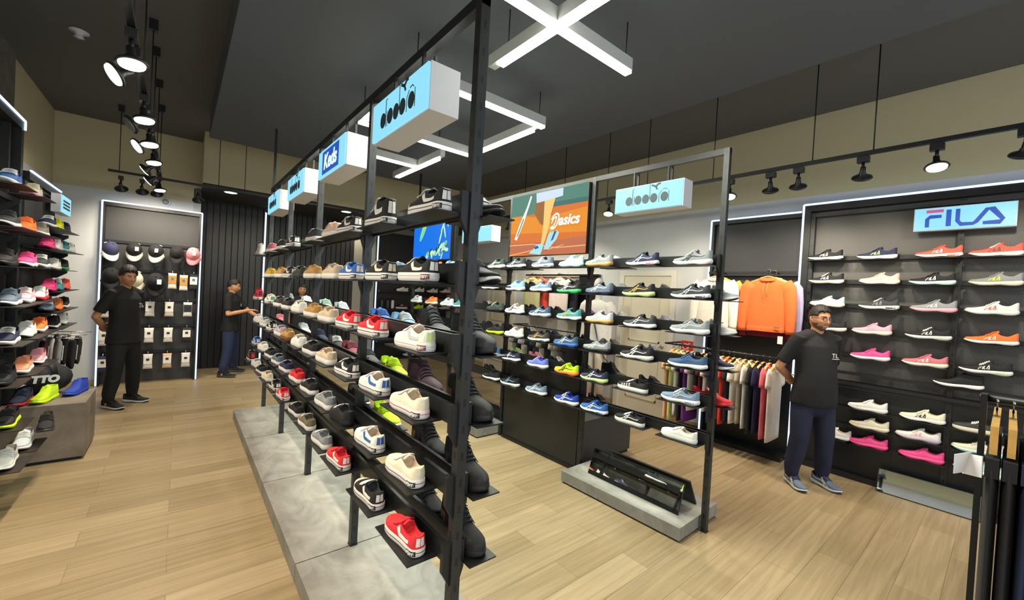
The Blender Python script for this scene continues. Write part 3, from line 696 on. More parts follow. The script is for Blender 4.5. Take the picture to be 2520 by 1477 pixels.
# platforms
def platform(label, x0, x1, y0, y1, h, joints=(), rz=0, m=None):
    t = thing('display_platform', label, 'platform', (x0, y0, 0), rz); X, Y = x1-x0, y1-y0
    MB().bx(.02, X-.02, .02, Y-.02, 0, .02).build('plinth', BLACK, t)
    ys = [0]+[j-y0 for j in joints]+[Y]
    for a, b in zip(ys, ys[1:]):
        MB().bx(0, X, a+.004, b-.004, .015, h).build('tile_top', m or CONCP, t)
    return t
platform('long low grey tiled platform under the front shoe rack', .565, 1.205, .25, 5.915, .12, (1.36, 2.498, 3.664, 4.786))
platform('low grey platform with the long tilted mirror at the near end of the poster rack', 2.83, 3.45, 1.425, 2.57, .108, (), ra)
platform('low grey platform beyond the black cabinet with a small tilted mirror', 2.76, 3.4, 3.885, 5.03, .108, (), ra)
t = thing('display_cabinet', 'low black cabinet with grey side under the tennis poster', 'cabinet', (px_(2.665), 2.665, 0), ra)
MB().bx(-.012, .012, .0, 1.14, .03, .95).build('front_panel', DARK, t)
MB().bx(.025, .93, -.0, 1.14, .03, .47).build('body', GREYLAM, t); MB().bx(-.03, .9, 0.005, 1.135, 0, .03).build('plinth', BLACK, t)
# tilted floor mirrors
def tent_mirror(label, x0, y0, y1, z0, rz=0):
    t = thing('floor_mirror', label, 'mirror', (x0, y0, z0), rz); L = y1-y0
    for xa, xb, nm in ((0, .085, 'front'), (.30, .175, 'rear')):
        d = Vector((xb-xa, 0, .215)); u = d.normalized(); n = Vector((-u.z, 0, u.x)) if xa == 0 else Vector((u.z, 0, -u.x))
        M = Matrix(((0, u.x, n.x, xa), (1, 0, 0, 0), (0, u.z, n.z, .004), (0, 0, 0, 1)))
        p = MB().box((L/2, d.length/2, -.006), (L, d.length, .014)); p.xf(M); p.build('%s_panel' % nm, DARK, t)
        g = MB().box((L/2, d.length/2, .0025), (L-.008, d.length-.008, .003)); g.xf(M); g.build('%s_mirror' % nm, MIRROR, t)
tent_mirror('long tent-shaped floor mirror on the platform at the near end of the poster rack', 2.985, 1.53, 2.40, .109, .012)
tent_mirror('short tent-shaped floor mirror on the platform beyond the black cabinet', 2.93, 3.95, 4.8, .109, .012)

# ------------------------------------------------------------------ lit brand signs
def sport_logo(t, M, s, m):       # five discs with thin stems and a small forked mark
    b = MB()
    for cx in (-.118, -.056, -.006, .046, .112):
        b.prism([(cx*s+.023*s*cos(a*pi/12), -.012*s+.027*s*sin(a*pi/12)) for a in range(24)], .0015, M)
    stroke(b, [(-.094*s, -.04*s), (-.094*s, .055*s), (-.082*s, .055*s)], .004*s, .0015, M)
    stroke(b, [(-.082*s, -.04*s), (-.082*s, .012*s)], .003*s, .0015, M)
    stroke(b, [(.020*s, -.015*s), (.020*s, .075*s), (.03*s, .075*s)], .003*s, .0015, M); stroke(b, [(.079*s, -.04*s), (.079*s, .005*s), (.096*s, .024*s)], .003*s, .0015, M)
    stroke(b, [(.138*s, .02*s), (.138*s, -.04*s)], .003*s, .0015, M); stroke(b, [(.1*s, .03*s), (.118*s, .034*s), (.128*s, .026*s)], .003*s, .0015, M)
    stroke(b, [(.03*s, .064*s), (.056*s, .052*s), (.066*s, .034*s)], .010*s, .0015, M); stroke(b, [(.056*s, .052*s), (.074*s, .066*s), (.086*s, .066*s)], .011*s, .0015, M)
    b.build('logo', m, t)
INK = mat('sign_ink', '2f4046', .6); INKB = mat('sign_blue', '101828', .6, emit='1f4fb8', es=.8); INKR = mat('sign_red', '201018', .6, emit='c0508c', es=.9)
PALE = mat('sign_white', '222222', .5, emit='d5f0fa', es=.95)
def lightbox(label, x0, x1, y0, y1, z0, z1, logo, zb=None, rz=0., face=-1):
    """box sign; lit faces at both x sides for the rack signs"""
    cx, cy, cz = (x0+x1)/2, (y0+y1)/2, (z0+z1)/2
    t = thing('brand_sign', label, 'sign', (cx, cy, z0), rz, 'lit brand signs'); X, Y, Z = x1-x0, y1-y0, z1-z0
    MB().box((0, 0, Z/2), (X-.01, Y, Z)).build('housing', WHITE, t)
    for s in ((-1, 1) if face == 2 else (face,)):
        MB().box((s*(X/2), 0, Z/2), (.012, Y-.012, Z-.012)).build('lit_face', SIGN, t)
        M = frame_mat((s*(X/2+.0062), 0, Z/2), (0, s, 0), (0, 0, 1))
        if logo == 'dots': sport_logo(t, M, 1.45, INK)
        elif logo == 'keds':
            p = MB(); p.prism([(-.2, -.083), (.2, -.083), (.2, .083), (-.2, .083)], .001, M @ T(-.01, 0, 0)); p.build('logo_panel', INKB, t)
            mobj('lettering', text_mesh('Keds', .13, .001, .12, .0035), PALE, t, M @ T(-.01, -.004, .002) @ Matrix.Diagonal((1.2, 1.15, 1, 1)))
        elif logo == 'fila':
            k = 1.32*Z; b = MB(); r = MB()
            stroke(r, [(-.82*k, .25*k), (-.42*k, .25*k)], .1*k, .002, M); r.build('logo_bar', INKR, t)
            stroke(b, [(-.79*k, -.27*k), (-.79*k, .0), (-.72*k, .07*k), (-.46*k, .07*k)], .1*k, .002, M)
            stroke(b, [(-.3*k, -.27*k), (-.3*k, .27*k)], .115*k, .002, M)
            stroke(b, [(-.1*k, .27*k), (-.1*k, -.12*k), (-.02*k, -.23*k), (.24*k, -.23*k), (.3*k, -.18*k), (.52*k, .2*k), (.62*k, .2*k), (.84*k, -.14*k), (.78*k, -.23*k), (.44*k, -.23*k)], .1*k, .002, M)
            b.build('logo', INKB, t)
    if zb:
        for q in (-.16, .16):
            for dx in (-.03, .03): MB().box((dx, q, Z+(zb-z1)/2), (.014, .014, zb-z1)).build('hanger_rod', BLACK, t)
    return t
sgn = ['nearest', 'second', 'third', 'farthest']
for i, (y, lg, lb) in enumerate([(1.955, 'dots', 'large pale-blue box sign with five dark dots, nearest above the front rack'), (3.085, 'keds', 'pale-blue box sign with white letters on a dark blue block'),
                                 (4.23, 'dots', 'box sign with dark dots third above the front rack'), (5.37, 'dots', 'small-looking box sign with dots at the far end of the front rack')]):
    lightbox(lb, .807, .963, y-.325, y+.325, 2.495, 2.705, lg, 2.826, 0, -1)
lightbox('pale-blue box sign with five dots above the near end of the poster rack', 3.055, 3.205, 1.69, 2.33, 2.49, 2.71, 'dots', 2.846, ra, -1)
lightbox('white-ended box sign above the poster rack beyond the poster', 2.99, 3.14, 4.15, 4.8, 2.36, 2.56, 'none', 2.846, ra, -1)
# poles from ceiling panel to racks
for x, y, z, lb in ((.885, 5.9, 2.8735, 'thin black ceiling pole at the far end of the front rack'), (3.03, 6.25, 2.8935, 'thin black ceiling pole at the far end of the poster rack')):
    t = thing('ceiling_pole', lb, 'pole', (x, y, z)); MB().bx(-.0125, .0125, -.0125, .0125, 0, 3.599-z).build('pole', BLACK, t)

# ------------------------------------------------------------------ lit pictures
def em(name, h, s=.86): return mat(name, '0c0c0c', .9, emit=h, es=s, spec=.1)
def picture(t, M, shapes):
    for i, (nm, c, poly) in enumerate(shapes):
        MB().prism(poly, .0012, M @ T(0, 0, .0008*i)).build(nm, em('pic_'+c, c), t)
def poly_ell(cx, cy, a, b, rot=0, n=20):
    return [(cx+a*cos(2*pi*k/n)*cos(rot)-b*sin(2*pi*k/n)*sin(rot), cy+a*cos(2*pi*k/n)*sin(rot)+b*sin(2*pi*k/n)*cos(rot)) for k in range(n)]
t = thing('lightbox_poster', 'lit poster of tennis player legs on an orange clay court', 'poster', (px_(3.22)-.05, 3.225, 2.155), ra)
PW, PH = 1.14, .69
MB().box((.045, 0, PH/2), (.1, PW, PH)).build('frame', BLACK, t)
M = frame_mat((-.006, PW/2, 0), (0, -1, 0), (0, 0, 1))
W_, H_ = PW, PH
def q(*p): return [(a*W_, b*H_) for a, b in p]
picture(t, M, [('clay_court', 'd2702e', q((0, 0), (1, 0), (1, 1), (0, 1))), ('court_highlight', 'e08a26', q((0, .38), (1, .3), (1, .66), (.6, .6), (.3, .62), (0, .72))), ('court_shadow', 'b86a4a', q((0, .06), (.4, .0), (1, .02), (1, .24), (.5, .2), (0, .22))),
    ('backdrop', '4f7f72', q((0, .66), (.3, .66), (.6, .74), (1, .74), (1, 1), (0, 1))), ('backdrop_shade', '3c6a66', q((.55, .73), (1, .73), (1, .8), (.55, .8))),
    ('court_line', 'f0b070', q((0, .17), (.35, .17), (.65, .09), (1, .1), (1, .115), (.65, .105), (.35, .185), (0, .187))), ('court_line', 'f0b070', q((0, .0), (.36, .075), (.36, .09), (0, .016))), ('court_line', 'f0b070', q((.55, .07), (.75, .13), (.75, .14), (.55, .085))),
    ('racket', 'e6efe9', q((.07, .28), (.105, .26), (.2, .55), (.3, .95), (.28, .97), (.235, .8), (.13, .5))), ('racket_throat', '6c7c74', q((.1, .32), (.115, .32), (.2, .6), (.19, .62))),
    ('skirt', 'c9d9ea', q((.37, .83), (.71, .87), (.71, .99), (.36, .99))),
    ('rear_leg', '93602f', q((.36, .83), (.48, .84), (.5, .56), (.47, .46), (.43, .5), (.35, .66))), ('front_leg', 'ecc272', q((.48, .84), (.62, .86), (.57, .62), (.56, .46), (.52, .25), (.5, .17), (.46, .17), (.47, .3), (.48, .5))), ('ankle', 'd8a04e', q((.55, .46), (.58, .42), (.62, .34), (.57, .32))),
    ('raised_shoe', 'a9d6e0', q((.56, .33), (.66, .36), (.69, .32), (.66, .22), (.56, .08), (.5, .08), (.53, .2))), ('raised_shoe_stripe', '2f5a8c', q((.63, .35), (.66, .35), (.62, .22), (.59, .2))),
    ('planted_shoe', '9fdfe2', q((.3, .03), (.46, .0), (.48, .06), (.5, .17), (.41, .17), (.36, .09))), ('planted_shoe_laces', '3748a8', q((.37, .12), (.42, .15), (.44, .11), (.39, .09)))])
lm = em('pic_white', 'f4f4ee', 1.0)
mobj('lettering', text_mesh('asics', .15, .001, .22, .004), lm, t, M @ T(.80*W_, .50*H_, .016))
b = MB(); ML = M @ T(.63*W_, .5*H_, .016) @ Matrix.Diagonal((1, 1, 1, 1))
stroke(b, [(.052*cos(a)*1.0+.03*sin(a)*.9, .078*sin(a)) for a in [2.9-.33*i for i in range(16)]]+[(-.028, -.055), (-.02, -.075)], .017, .001, ML); stroke(b, [(-.045, -.02), (-.012, .035), (.022, .045), (.018, .0), (-.02, -.06)], .012, .001, ML); b.build('swirl_logo', lm, t)
t = thing('display_screen', 'screen showing a yellow fish over coral in blue water', 'screen', (px_(5.68)-.05, 5.685, 2.155), ra)
MB().box((.03, 0, .33), (.07, 1.14, .67)).build('frame', BLACK, t)
M = frame_mat((-.006, .56, .01), (0, -1, 0), (0, 0, 1)); W_, H_ = 1.12, .65
sh = [('blue_water', '0b6fe0', q((0, 0), (1, 0), (1, 1), (0, 1))), ('fish_body', 'b8d63a', poly_ell(.28*W_, .72*H_, .2, .052, 1.0)), ('fish_belly', '5fd8b0', poly_ell(.25*W_, .62*H_, .12, .035, .9)), ('fish_tail', '8fcf3a', q((.34, .88), (.46, .98), (.36, 1.0)))]
random.seed(3)
for i in range(26):
    a, b_ = random.uniform(.4, 1), random.uniform(0, .5); b_ = b_*(a-.3)
    sh.append(('coral', random.choice(['9fe0c4', '3f6f4a', 'c4e6b8', '2c4a3c', '7fb890']), poly_ell(a*W_*.97+.01, (b_+.06)*H_, random.uniform(.02, .07), random.uniform(.015, .04), random.uniform(0, 3), 9)))
for a, b_, r in ((.8, .5, 1.2), (.9, .62, 1.9), (.86, .75, 1.0), (.95, .85, 2.0), (.72, .93, .3)): sh.append(('coral_branch', 'bfe6c8' if a > .75 else 'a8cc3a', poly_ell(a*W_*.98, b_*H_, .11, .018, r, 10)))
sh = [(n, c, [(min(max(x, .0), W_), min(max(y, 0), H_)) for x, y in p]) for n, c, p in sh]
picture(t, M, sh)
# ------------------------------------------------------------------ right wall: shoe display
RP = []
rl = ['top shelf', 'second shelf', 'third shelf', 'fourth shelf', 'fifth shelf', 'grab rail', 'upper low shelf', 'middle low shelf', 'bottom shelf']
wall_of_shoes(RIGHT, 5.405, rl, ' of right display', 'shoes on the right wall display', lambda y, z: RP.append((y, z)), 1, -9, .02)
def led_frame(t, pts, r=.009):       # glowing outline along a polyline
    for a, b in zip(pts, pts[1:]):
        a = Vector(a); b = Vector(b); c = (a+b)/2; d = b-a
        MB().box(c, (max(abs(d.x), 2*r), max(abs(d.y), 2*r), max(abs(d.z), 2*r))).build('led_strip', STRIP, t)
t = thing('shoe_display_unit', 'tall black wall display of running shoes with a red and blue lettered sign', 'wall display', (XR, .3, 0)); D = lambda x: x-XR; E_ = lambda y: y-.3
MB().bx(-.02, -.004, E_(-1.0), E_(1.5), 1.0, 2.84).build('perforated_back', m_mesh_panel(), t)
MB().bx(-.06, -.004, E_(-1.0), E_(1.5), .05, 1.0).build('lower_panel', DARK, t)
MB().bx(-.09, -.004, E_(-1.0), E_(1.55), 2.82, 2.89).build('top_frame', BLACK, t)
MB().bx(-.09, -.004, E_(1.48), E_(1.55), 0, 2.82).build('side_frame', BLACK, t)
MB().bx(-.13, -.004, E_(-1.0), E_(1.55), 0, .05).build('plinth', BLACK, t)
MB().bx(-.088, -.06, E_(-1.0), E_(1.44), 2.755, 2.785).build('light_bar', GREYLAM, t)
led_frame(t, [(-.094, E_(1.55), .02), (-.094, E_(1.55), 2.9), (-.094, E_(-1.0), 2.9)])
for y in (1.46, .33, -.75):
    MB().bx(-.0275, .0275, -.02, .02, .1, 2.8).build('upright', POSTM, t, M=T(-.0475, E_(y), 0))
for z in [z-.05 for z, _ in RIGHT]:
    if abs(z-1.11) > .02: MB().bx(-.07, -.045, E_(-1.0), E_(1.46), z+.004, z+.045).build('rail', BLACK, t)
for z in (1.095, .985): MB().bx(-.135, -.1, E_(-1.0), E_(1.42), z-.022, z+.008).build('grab_rail', BLACK, t)
pm = MB().box((0, 0, -.003), (.15, .31, .006)).mesh('shelf_plate')
for y, z in RP:
    if abs(z-1.11) > .02: mobj('shelf_plate', pm, BLACK, t, T(-.135, E_(y), z))
lightbox('lit sign with red and blue rounded letters above the right wall shoes', 5.37, 5.455, .015, .635, 2.515, 2.725, 'fila', None, 0, -1)
t = thing('floor_mirror', 'wide low mirror leaning against the base of the right wall display', 'mirror', (5.31, .09, 0))
d = Vector((.074, 0, .205)); u = d.normalized(); n = Vector((-u.z, 0, u.x)); M = Matrix(((0, u.x, n.x, .0), (1, 0, 0, 0), (0, u.z, n.z, .004), (0, 0, 0, 1)))
for nm, m, dz, th, ins in (('backing', DARK, -.008, .012, 0), ('mirror_face', MIRROR, .0, .004, .012)):
    p = MB().box((.335, d.length/2, dz), (.67-ins, d.length-ins, th)); p.xf(M); p.build(nm, m, t)

# ------------------------------------------------------------------ clothing
def lumpy(seed):
    random.seed(seed); ks = [(random.uniform(9, 26), random.uniform(0, 6), random.uniform(.4, 1)) for _ in range(4)]
    return lambda x, z: sum(a*sin(k*x*2.2+p+z*2.5*a) for k, p, a in ks)/4
def garment(w, h, dep, sleeve, n=36, seed=1, hemflare=1.0, crop=0.):
    """hanging top seen from the front: x across, y depth (front = -y), z down from 0 at the collar"""
    m = MB(); fo = lumpy(seed); rings = []
    P = [(0, .075, .35), (.02, .095, .45), (.045, .15, .6), (.075, w*.43, .75), (.12, w*.49, .9), (.2, w*.5, 1), (.35, w*.49, 1), (.55, w*.485, 1), (.75, w*.485*hemflare, 1), (.93, w*.48*hemflare, 1), (1.0, w*.475*hemflare, .98)]
    for f, a, k in P:
        z = -f*h if f > .12 else -f*.62; ring = []
        for i in range(n):
            c, s = cos(2*pi*i/n), sin(2*pi*i/n); x = a*(abs(c)**.6)*(1 if c >= 0 else -1); y = dep/2*k*(abs(s)**.8)*(1 if s >= 0 else -1)
            am = min(.010, dep*.12)*min(1, f*2.2); y += am*fo(x, z)*(1 if s < 0 else .7)
            ring.append(Vector((x, y, z+(.03*(1-abs(c)) if f == 0 and s > 0 else 0))))
        rings.append(ring)
    m.loft(rings, True, True)
    for sg in (1, -1):
        if sleeve > .3: pts = [(sg*w*.40, 0, -.06), (sg*w*.50, 0, -.12), (sg*w*.56, -.003, -.26), (sg*w*.59, -.006, -.42), (sg*w*.60, -.008, -sleeve-.02), (sg*w*.60, -.008, -sleeve-.06)]; rd = [(.075, .034), (.08, .034), (.066, .032), (.056, .03), (.045, .028), (.038, .026)]
        else: pts = [(sg*w*.36, 0, -.05), (sg*w*.44, 0, -.1), (sg*w*.50, -.003, -.2), (sg*w*.52, -.004, -.235)]; rd = [(.07, dep*.42), (.088, dep*.45), (.085, dep*.42), (.084, dep*.4)]
        m.tube([Vector(p) for p in pts], rd, 16, (0, 1, 0))
    return m
def collar(w=.075, dep=.05):
    m = MB(); pts = [(w*cos(2*pi*i/20), dep*.6*sin(2*pi*i/20)+(-.01), .012*sin(2*pi*i/20)-.002-.018*(1 if sin(2*pi*i/20) < 0 else 0)) for i in range(21)]
    return m.tube([Vector(p) for p in pts], .010, 8)
def hem(w, h, dep): 
    m = MB(); pts = [(w*.478*(abs(cos(a))**.6)*(1 if cos(a) >= 0 else -1), dep*.52*(abs(sin(a))**.8)*(1 if sin(a) >= 0 else -1), 0) for a in [2*pi*i/36 for i in range(36)]]
    return m.loft([[Vector((x, y, -h+.055)) for x, y, _ in pts], [Vector((x*1.01, y*1.05, -h+.05)) for x, y, _ in pts], [Vector((x*1.01, y*1.05, -h+.006)) for x, y, _ in pts], [Vector((x*.99, y, -h)) for x, y, _ in pts]], False, True)
def hanger_meshes():
    b = MB(); pts = [(-.20, 0, -.062), (-.16, 0, -.042), (-.09, 0, -.012), (-.03, 0, .012), (0, 0, .016), (.03, 0, .012), (.09, 0, -.012), (.16, 0, -.042), (.20, 0, -.062)]
    b.tube([Vector(p) for p in pts], [(.009, .012), (.009, .015), (.008, .014), (.008, .013), (.008, .013), (.008, .013), (.008, .014), (.009, .015), (.009, .012)], 10, (0, 1, 0))
    k = MB(); k.tube([Vector((0, 0, .02)), Vector((0, 0, .055))]+[Vector((.022*sin(a), 0, .078-.022*cos(a))) for a in [i*.5 for i in range(1, 10)]], .0022, 6)
    return b.mesh('shoulder_bar'), k.mesh('hook')
HB, HK = hanger_meshes()
def hanger(M, label, group):
    t = thing('coat_hanger', label, 'hanger', M=M, group=group); mobj('shoulder_bar', HB, WOOD, t); mobj('hook', HK, CHROME, t); return t
def cloth(c): return mat('cloth_'+c, c, .85, noise=.06, nscale=14, bump=.2, bscale=160)
FACE = Matrix.Rotation(-pi/2, 4, 'Z')          # garment front towards -x
GM = {}
def gpart(key, fn):
    if key not in GM: GM[key] = fn().mesh(key.split('|')[0])
    return GM[key]
def top(name, cat, label, M, col, w, h, dep, sl, group, seed=1, col2=None, hemcol=None):
    t = thing(name, label, cat, M=M, group=group)
    k = '%s|%.2f%.2f%.2f%.2f%d' % ('body', w, h, dep, sl, seed)
    mobj('body', gpart(k, lambda: garment(w, h, dep, sl, seed=seed)), cloth(col), t)
    mobj('collar', gpart('collar|', collar), cloth(col2 or col), t)
    if sl > .3: mobj('hem_band', gpart('hem|%.2f%.2f%.2f' % (w, h, dep), lambda: hem(w, h, dep)), cloth(hemcol or col), t)
    return t
# wall unit with face-out hoodies and a rail of T-shirts
t = thing('clothing_display', 'dark recessed clothing display with a blue-white glowing outline beside the right shoe wall', 'wall display', (XR, 2.07, 0)); E_ = lambda y: y-2.07
MB().bx(-.03, -.004, E_(1.56), E_(2.58), .05, 2.8).build('back_panel', PEWTER, t)
MB().bx(-.09, -.004, E_(1.56), E_(2.58), 2.77, 2.82).build('top_frame', BLACK, t); MB().bx(-.09, -.004, E_(2.54), E_(2.58), 0, 2.77).build('side_frame', BLACK, t)
MB().bx(-.035, -.03, E_(1.56), E_(2.54), .05, 1.55).build('lower_panel', DARK, t); MB().bx(-.3, -.004, E_(1.56), E_(2.9), 0, .05).build('plinth', BLACK, t)
led_frame(t, [(-.094, E_(1.57), 2.825), (-.094, E_(2.58), 2.825), (-.094, E_(2.58), .05)])
MB().bx(-.13, -.1, E_(1.56), E_(2.56), 2.12, 2.15).build('upper_rail', BLACK, t)
for y in (1.75, 2.345): MB().bx(-.46, -.1, E_(y-.008), E_(y+.008), 2.115, 2.135).build('face_out_arm', BLACK, t)
MB().cyl((-.41, E_(1.57), 1.165), (-.41, E_(2.95), 1.165), .012).build('lower_rail', BLACK, t)
for y in (1.585, 2.95): MB().bx(-.42, -.02, E_(y-.01), E_(y+.01), 1.155, 1.175).build('rail_bracket', BLACK, t)
for (y0, arr) in ((1.755, [('e2682f', 'orange cropped sweatshirt hanging in front beside the glowing outline', .40), ('a79fc0', 'lavender sweatshirt hanging behind the orange one', .30), ('8c2430', 'dark red sweatshirt at the back behind the orange one', .21)]),
                  (2.345, [('e6e0d4', 'off-white cropped sweatshirt hanging in front, left of the orange one', .40), ('e2a341', 'amber sweatshirt hanging behind the off-white one', .30), ('2b2c30', 'black sweatshirt at the back behind the off-white one', .21)])):
    for i, (c, lb, dx) in enumerate(arr):
        M = T(XR-dx-.02, y0-(.028*i if i < 2 else -.06), 2.05-.005*i-(.06 if i == 2 else 0)) @ FACE @ R3('Z', random.uniform(-.05, .05))
        hanger(M @ T(0, 0, .002), 'wooden hanger holding the %s' % lb.split(' hanging')[0].split(' at the')[0], 'hangers of the face-out sweatshirts')
        s = top('sweatshirt', 'sweatshirt', lb, M, c, .41, .60, .066, .55, 'face-out sweatshirts', 3, None)
        if i == 0:
            MB().tube([Vector((-.02, -.047, -.05)), Vector((-.03, -.055, -.16)), Vector((-.015, -.056, -.24))], .003, 6).tube([Vector((.02, -.047, -.05)), Vector((.012, -.055, -.14)), Vector((.02, -.056, -.21))], .003, 6).build('drawstring', cloth('d9874e' if y0 < 2 else 'cfc6b6'), s)
            MB().box((.13, -.05, -.545), (.05, .004, .016)).build('chest_mark', cloth('7a6a3a'), s)
            if y0 < 2:
                MB().box((.16, -.01, -.68), (.05, .003, .085)).build('price_tag', WHITE, s)
tee_cols = [('f0e6d8', 'off-white'), ('e26a78', 'pink'), ('20244a', 'dark navy'), ('1c1d20', 'black'), ('e6e2d8', 'white'), ('b3a68e', 'khaki'), ('efe9e0', 'ivory'), ('1d2030', 'midnight'), ('e8452f', 'red-orange'), ('b9a8cc', 'lilac'), ('2a3352', 'navy'), ('e9d9c8', 'cream'), ('5e2030', 'maroon'), ('30312f', 'charcoal'), ('e3dcd0', 'chalk-white'), ('6a2a7a', 'purple'), ('17181a', 'jet black'), ('e9e6df', 'bone-white'), ('d4d884', 'lime'), ('eab48c', 'peach')]
for i, (c, nm) in enumerate(tee_cols):
    y = 1.625+i*.063; long_ = i > 14
    M = T(5.14+random.uniform(-.01, .01), y, 1.08) @ R3('Z', random.uniform(-.05, .05)) @ R3('X', .0)
    hanger(M @ T(0, 0, .004), 'wooden hanger of the %s %s on the low clothes rail' % (nm, 'trousers' if long_ else 'T-shirt'), 'wooden hangers on the low rail')
    h = [.82, .80, .76, .78, .74, .70, .72, .74, .76, .72, .78, .66, .6, .64, .7, .86, .86, .8, .88, .9][i]
    top('long_top' if long_ else 't_shirt', 'long top' if long_ else 'T-shirt', '%s %s on the low rail, %s from its right end' % (nm, 'long garment' if long_ else 'T-shirt', ['first', 'second', 'third', 'fourth', 'fifth', 'sixth', 'seventh', 'eighth', 'ninth', 'tenth', 'eleventh', 'twelfth', 'thirteenth', 'fourteenth', 'fifteenth', 'sixteenth', 'seventeenth', 'eighteenth', 'nineteenth', 'last'][i]), M, c, .42, h, .034, .22, 'garments on the low rail', i % 4, None)
# fire hose sign
t = thing('fire_sign', 'red square fire equipment sign on the grey wall by the door', 'sign', (XR, 2.86, 1.02))
MB().bx(-.008, -.001, -.085, .085, 0, .17).build('plate', mat('sign_red_plate', 'd8301f', .5), t)
M = frame_mat((-.0085, 0, .085), (0, -1, 0), (0, 0, 1)); b = MB()
stroke(b, [(-.025+.038*cos(a*pi/8), .005+.038*sin(a*pi/8)) for a in range(16)], .012, .001, M, True); stroke(b, [(.02, -.035), (.02, .05), (.045, .05)], .014, .001, M); stroke(b, [(-.06, -.052), (.06, -.052)], .01, .001, M)
b.build('symbol', WHITE, t)
# second clothes stand further along the wall
t = thing('clothing_display', 'dark clothing wall bay behind the poster rack, farther along the right wall', 'wall display', (XR, 5.3, 0)); E_ = lambda y: y-5.3
MB().bx(-.03, -.004, E_(4.42), E_(6.25), .05, 2.12).build('back_panel', PAINTW, t); MB().bx(-.12, -.09, E_(4.42), E_(6.25), 2.09, 2.12).build('upper_rail', BLACK, t)
MB().bx(-.09, -.03, E_(4.42), E_(4.85), .05, 2.12).build('dark_panel', DARK, t)
for y in (5.05, 5.75): MB().bx(-.42, -.1, E_(y-.008), E_(y+.008), 2.09, 2.11).build('face_out_arm', BLACK, t)
MB().cyl((-.41, E_(4.5), 1.12), (-.41, E_(6.2), 1.12), .012).build('lower_rail', BLACK, t)
for y in (4.5, 6.2): MB().bx(-.42, -.02, E_(y-.01), E_(y+.01), 1.11, 1.13).build('rail_bracket', BLACK, t)
for y0, arr in ((5.05, [('e9d9d4', 'pale pink top hung facing out behind the poster rack', .36), ('202124', 'black top hung behind the pale pink one', .24)]), (5.75, [('b9b887', 'olive-yellow top hung facing out behind the poster rack', .36), ('d94a3a', 'red top hung behind the olive-yellow one', .24)])):
    for i, (c, lb, dx) in enumerate(arr):
        M = T(XR-dx-.02, y0-.10*i, 2.03) @ FACE
        hanger(M @ T(0, 0, .002), 'wooden hanger of the %s' % lb.split(' hung')[0], 'hangers behind the poster rack')
        top('blouse', 'top', lb, M, c, .46, .66, .08, .22, 'tops behind the poster rack', 5)
for i, (c, nm) in enumerate([('1d1e22', 'black'), ('8b8b88', 'grey'), ('dcd8c8', 'cream'), ('23262f', 'dark blue'), ('cfcabb', 'stone'), ('3c4452', 'slate'), ('2c2d2e', 'charcoal'), ('d4d0c6', 'bone'), ('24304a', 'navy'), ('aeb3a0', 'sage')]):
    M = T(5.14, 4.62+i*.15, 1.035) @ R3('Z', random.uniform(-.1, .1))
    hanger(M @ T(0, 0, .004), 'wooden hanger of the %s trousers behind the poster rack' % nm, 'hangers on the rail behind the poster rack')
    top('long_top', 'long top', '%s long garment on the rail behind the poster rack, %s from the right' % (nm, ['first', 'second', 'third', 'fourth', 'fifth', 'sixth', 'seventh', 'eighth', 'ninth', 'last'][i]), M, c, .44, .78, .05, .22, 'garments on the rail behind the poster rack', i % 4)
# garment rack in the near right corner
t = thing('garment_rack', 'black garment rack in the near right corner', 'clothes rack', (1.66, 0, 0))
MB().cyl((0, .045, 1.515), (0, -.6, 1.515), .010).build('rail', BLACK, t)
for y in (.037, -.6): MB().bx(-.02, .02, y-.006, y+.006, 0, 1.525).build('post', BLACK, t); MB().bx(-.25, .25, y-.02, y+.02, 0, .03).build('foot', BLACK, t)
def trousers():
    m = MB(); fo = lumpy(2)
    for sg in (1, -1):
        rings = []
        for f, a, xo in ((0, .098, .09), (.08, .1, .09), (.3, .098, .092), (.6, .085, .09), (1, .07, .09)):
            rings.append([Vector((sg*xo+a*cos(2*pi*i/20), (.012)*sin(2*pi*i/20)+.0025*fo(a*cos(2*pi*i/20)+sg, -f), -f*.98)) for i in range(20)])
        m.loft(rings)
    return m.mesh('legs')
TR = trousers(); WB = MB().box((0, 0, -.01), (.37, .022, .045)).mesh('waistband'); CL = MB().box((0, 0, .048), (.34, .013, .066)).mesh('clamp_board')
CLH = MB().tube([Vector((0, 0, .08)), Vector((0, 0, .10)), Vector((.013, 0, .118)), Vector((.0, 0, .132)), Vector((-.014, 0, .12))], .0028, 6).mesh('hook')
for i, (c, nm, d_) in enumerate([('17181b', 'black', .014), ('1a1b1f', 'jet', -.013), ('1c2748', 'navy', -.040), ('14151a', 'dark', -.068), ('1b2544', 'dark navy', -.096)]):
    M = T(1.66, d_, 1.39) @ R3('Z', .0)
    h = thing('clamp_hanger', 'wooden clamp hanger in the near right corner, %s from left' % ORD[i].replace('nearest', 'first'), 'hanger', M=M, group='clamp hangers in the near right corner'); mobj('clamp_board', CL, WOOD, h); mobj('hook', CLH, CHROME, h)
    s = thing('trousers', '%s trousers on the near right corner rack, %s from left' % (nm, ORD[i].replace('nearest', 'first')), 'trousers', M=M, group='trousers in the near right corner'); mobj('legs', TR, cloth(c), s, T(0, 0, -.02)); mobj('waistband', WB, cloth(c), s, T(0, 0, -.005))
    if i == 0:
        for a, q_ in ((-.2, -.1), (.25, -.06)): MB().box((-.17, .03+(-q_-.06)*.4, -.02), (.045, .002, .05), Matrix.Rotation(a, 3, 'Y') @ Matrix.Rotation(a*3, 3, 'Z')).build('paper_tag', WHITE, s)
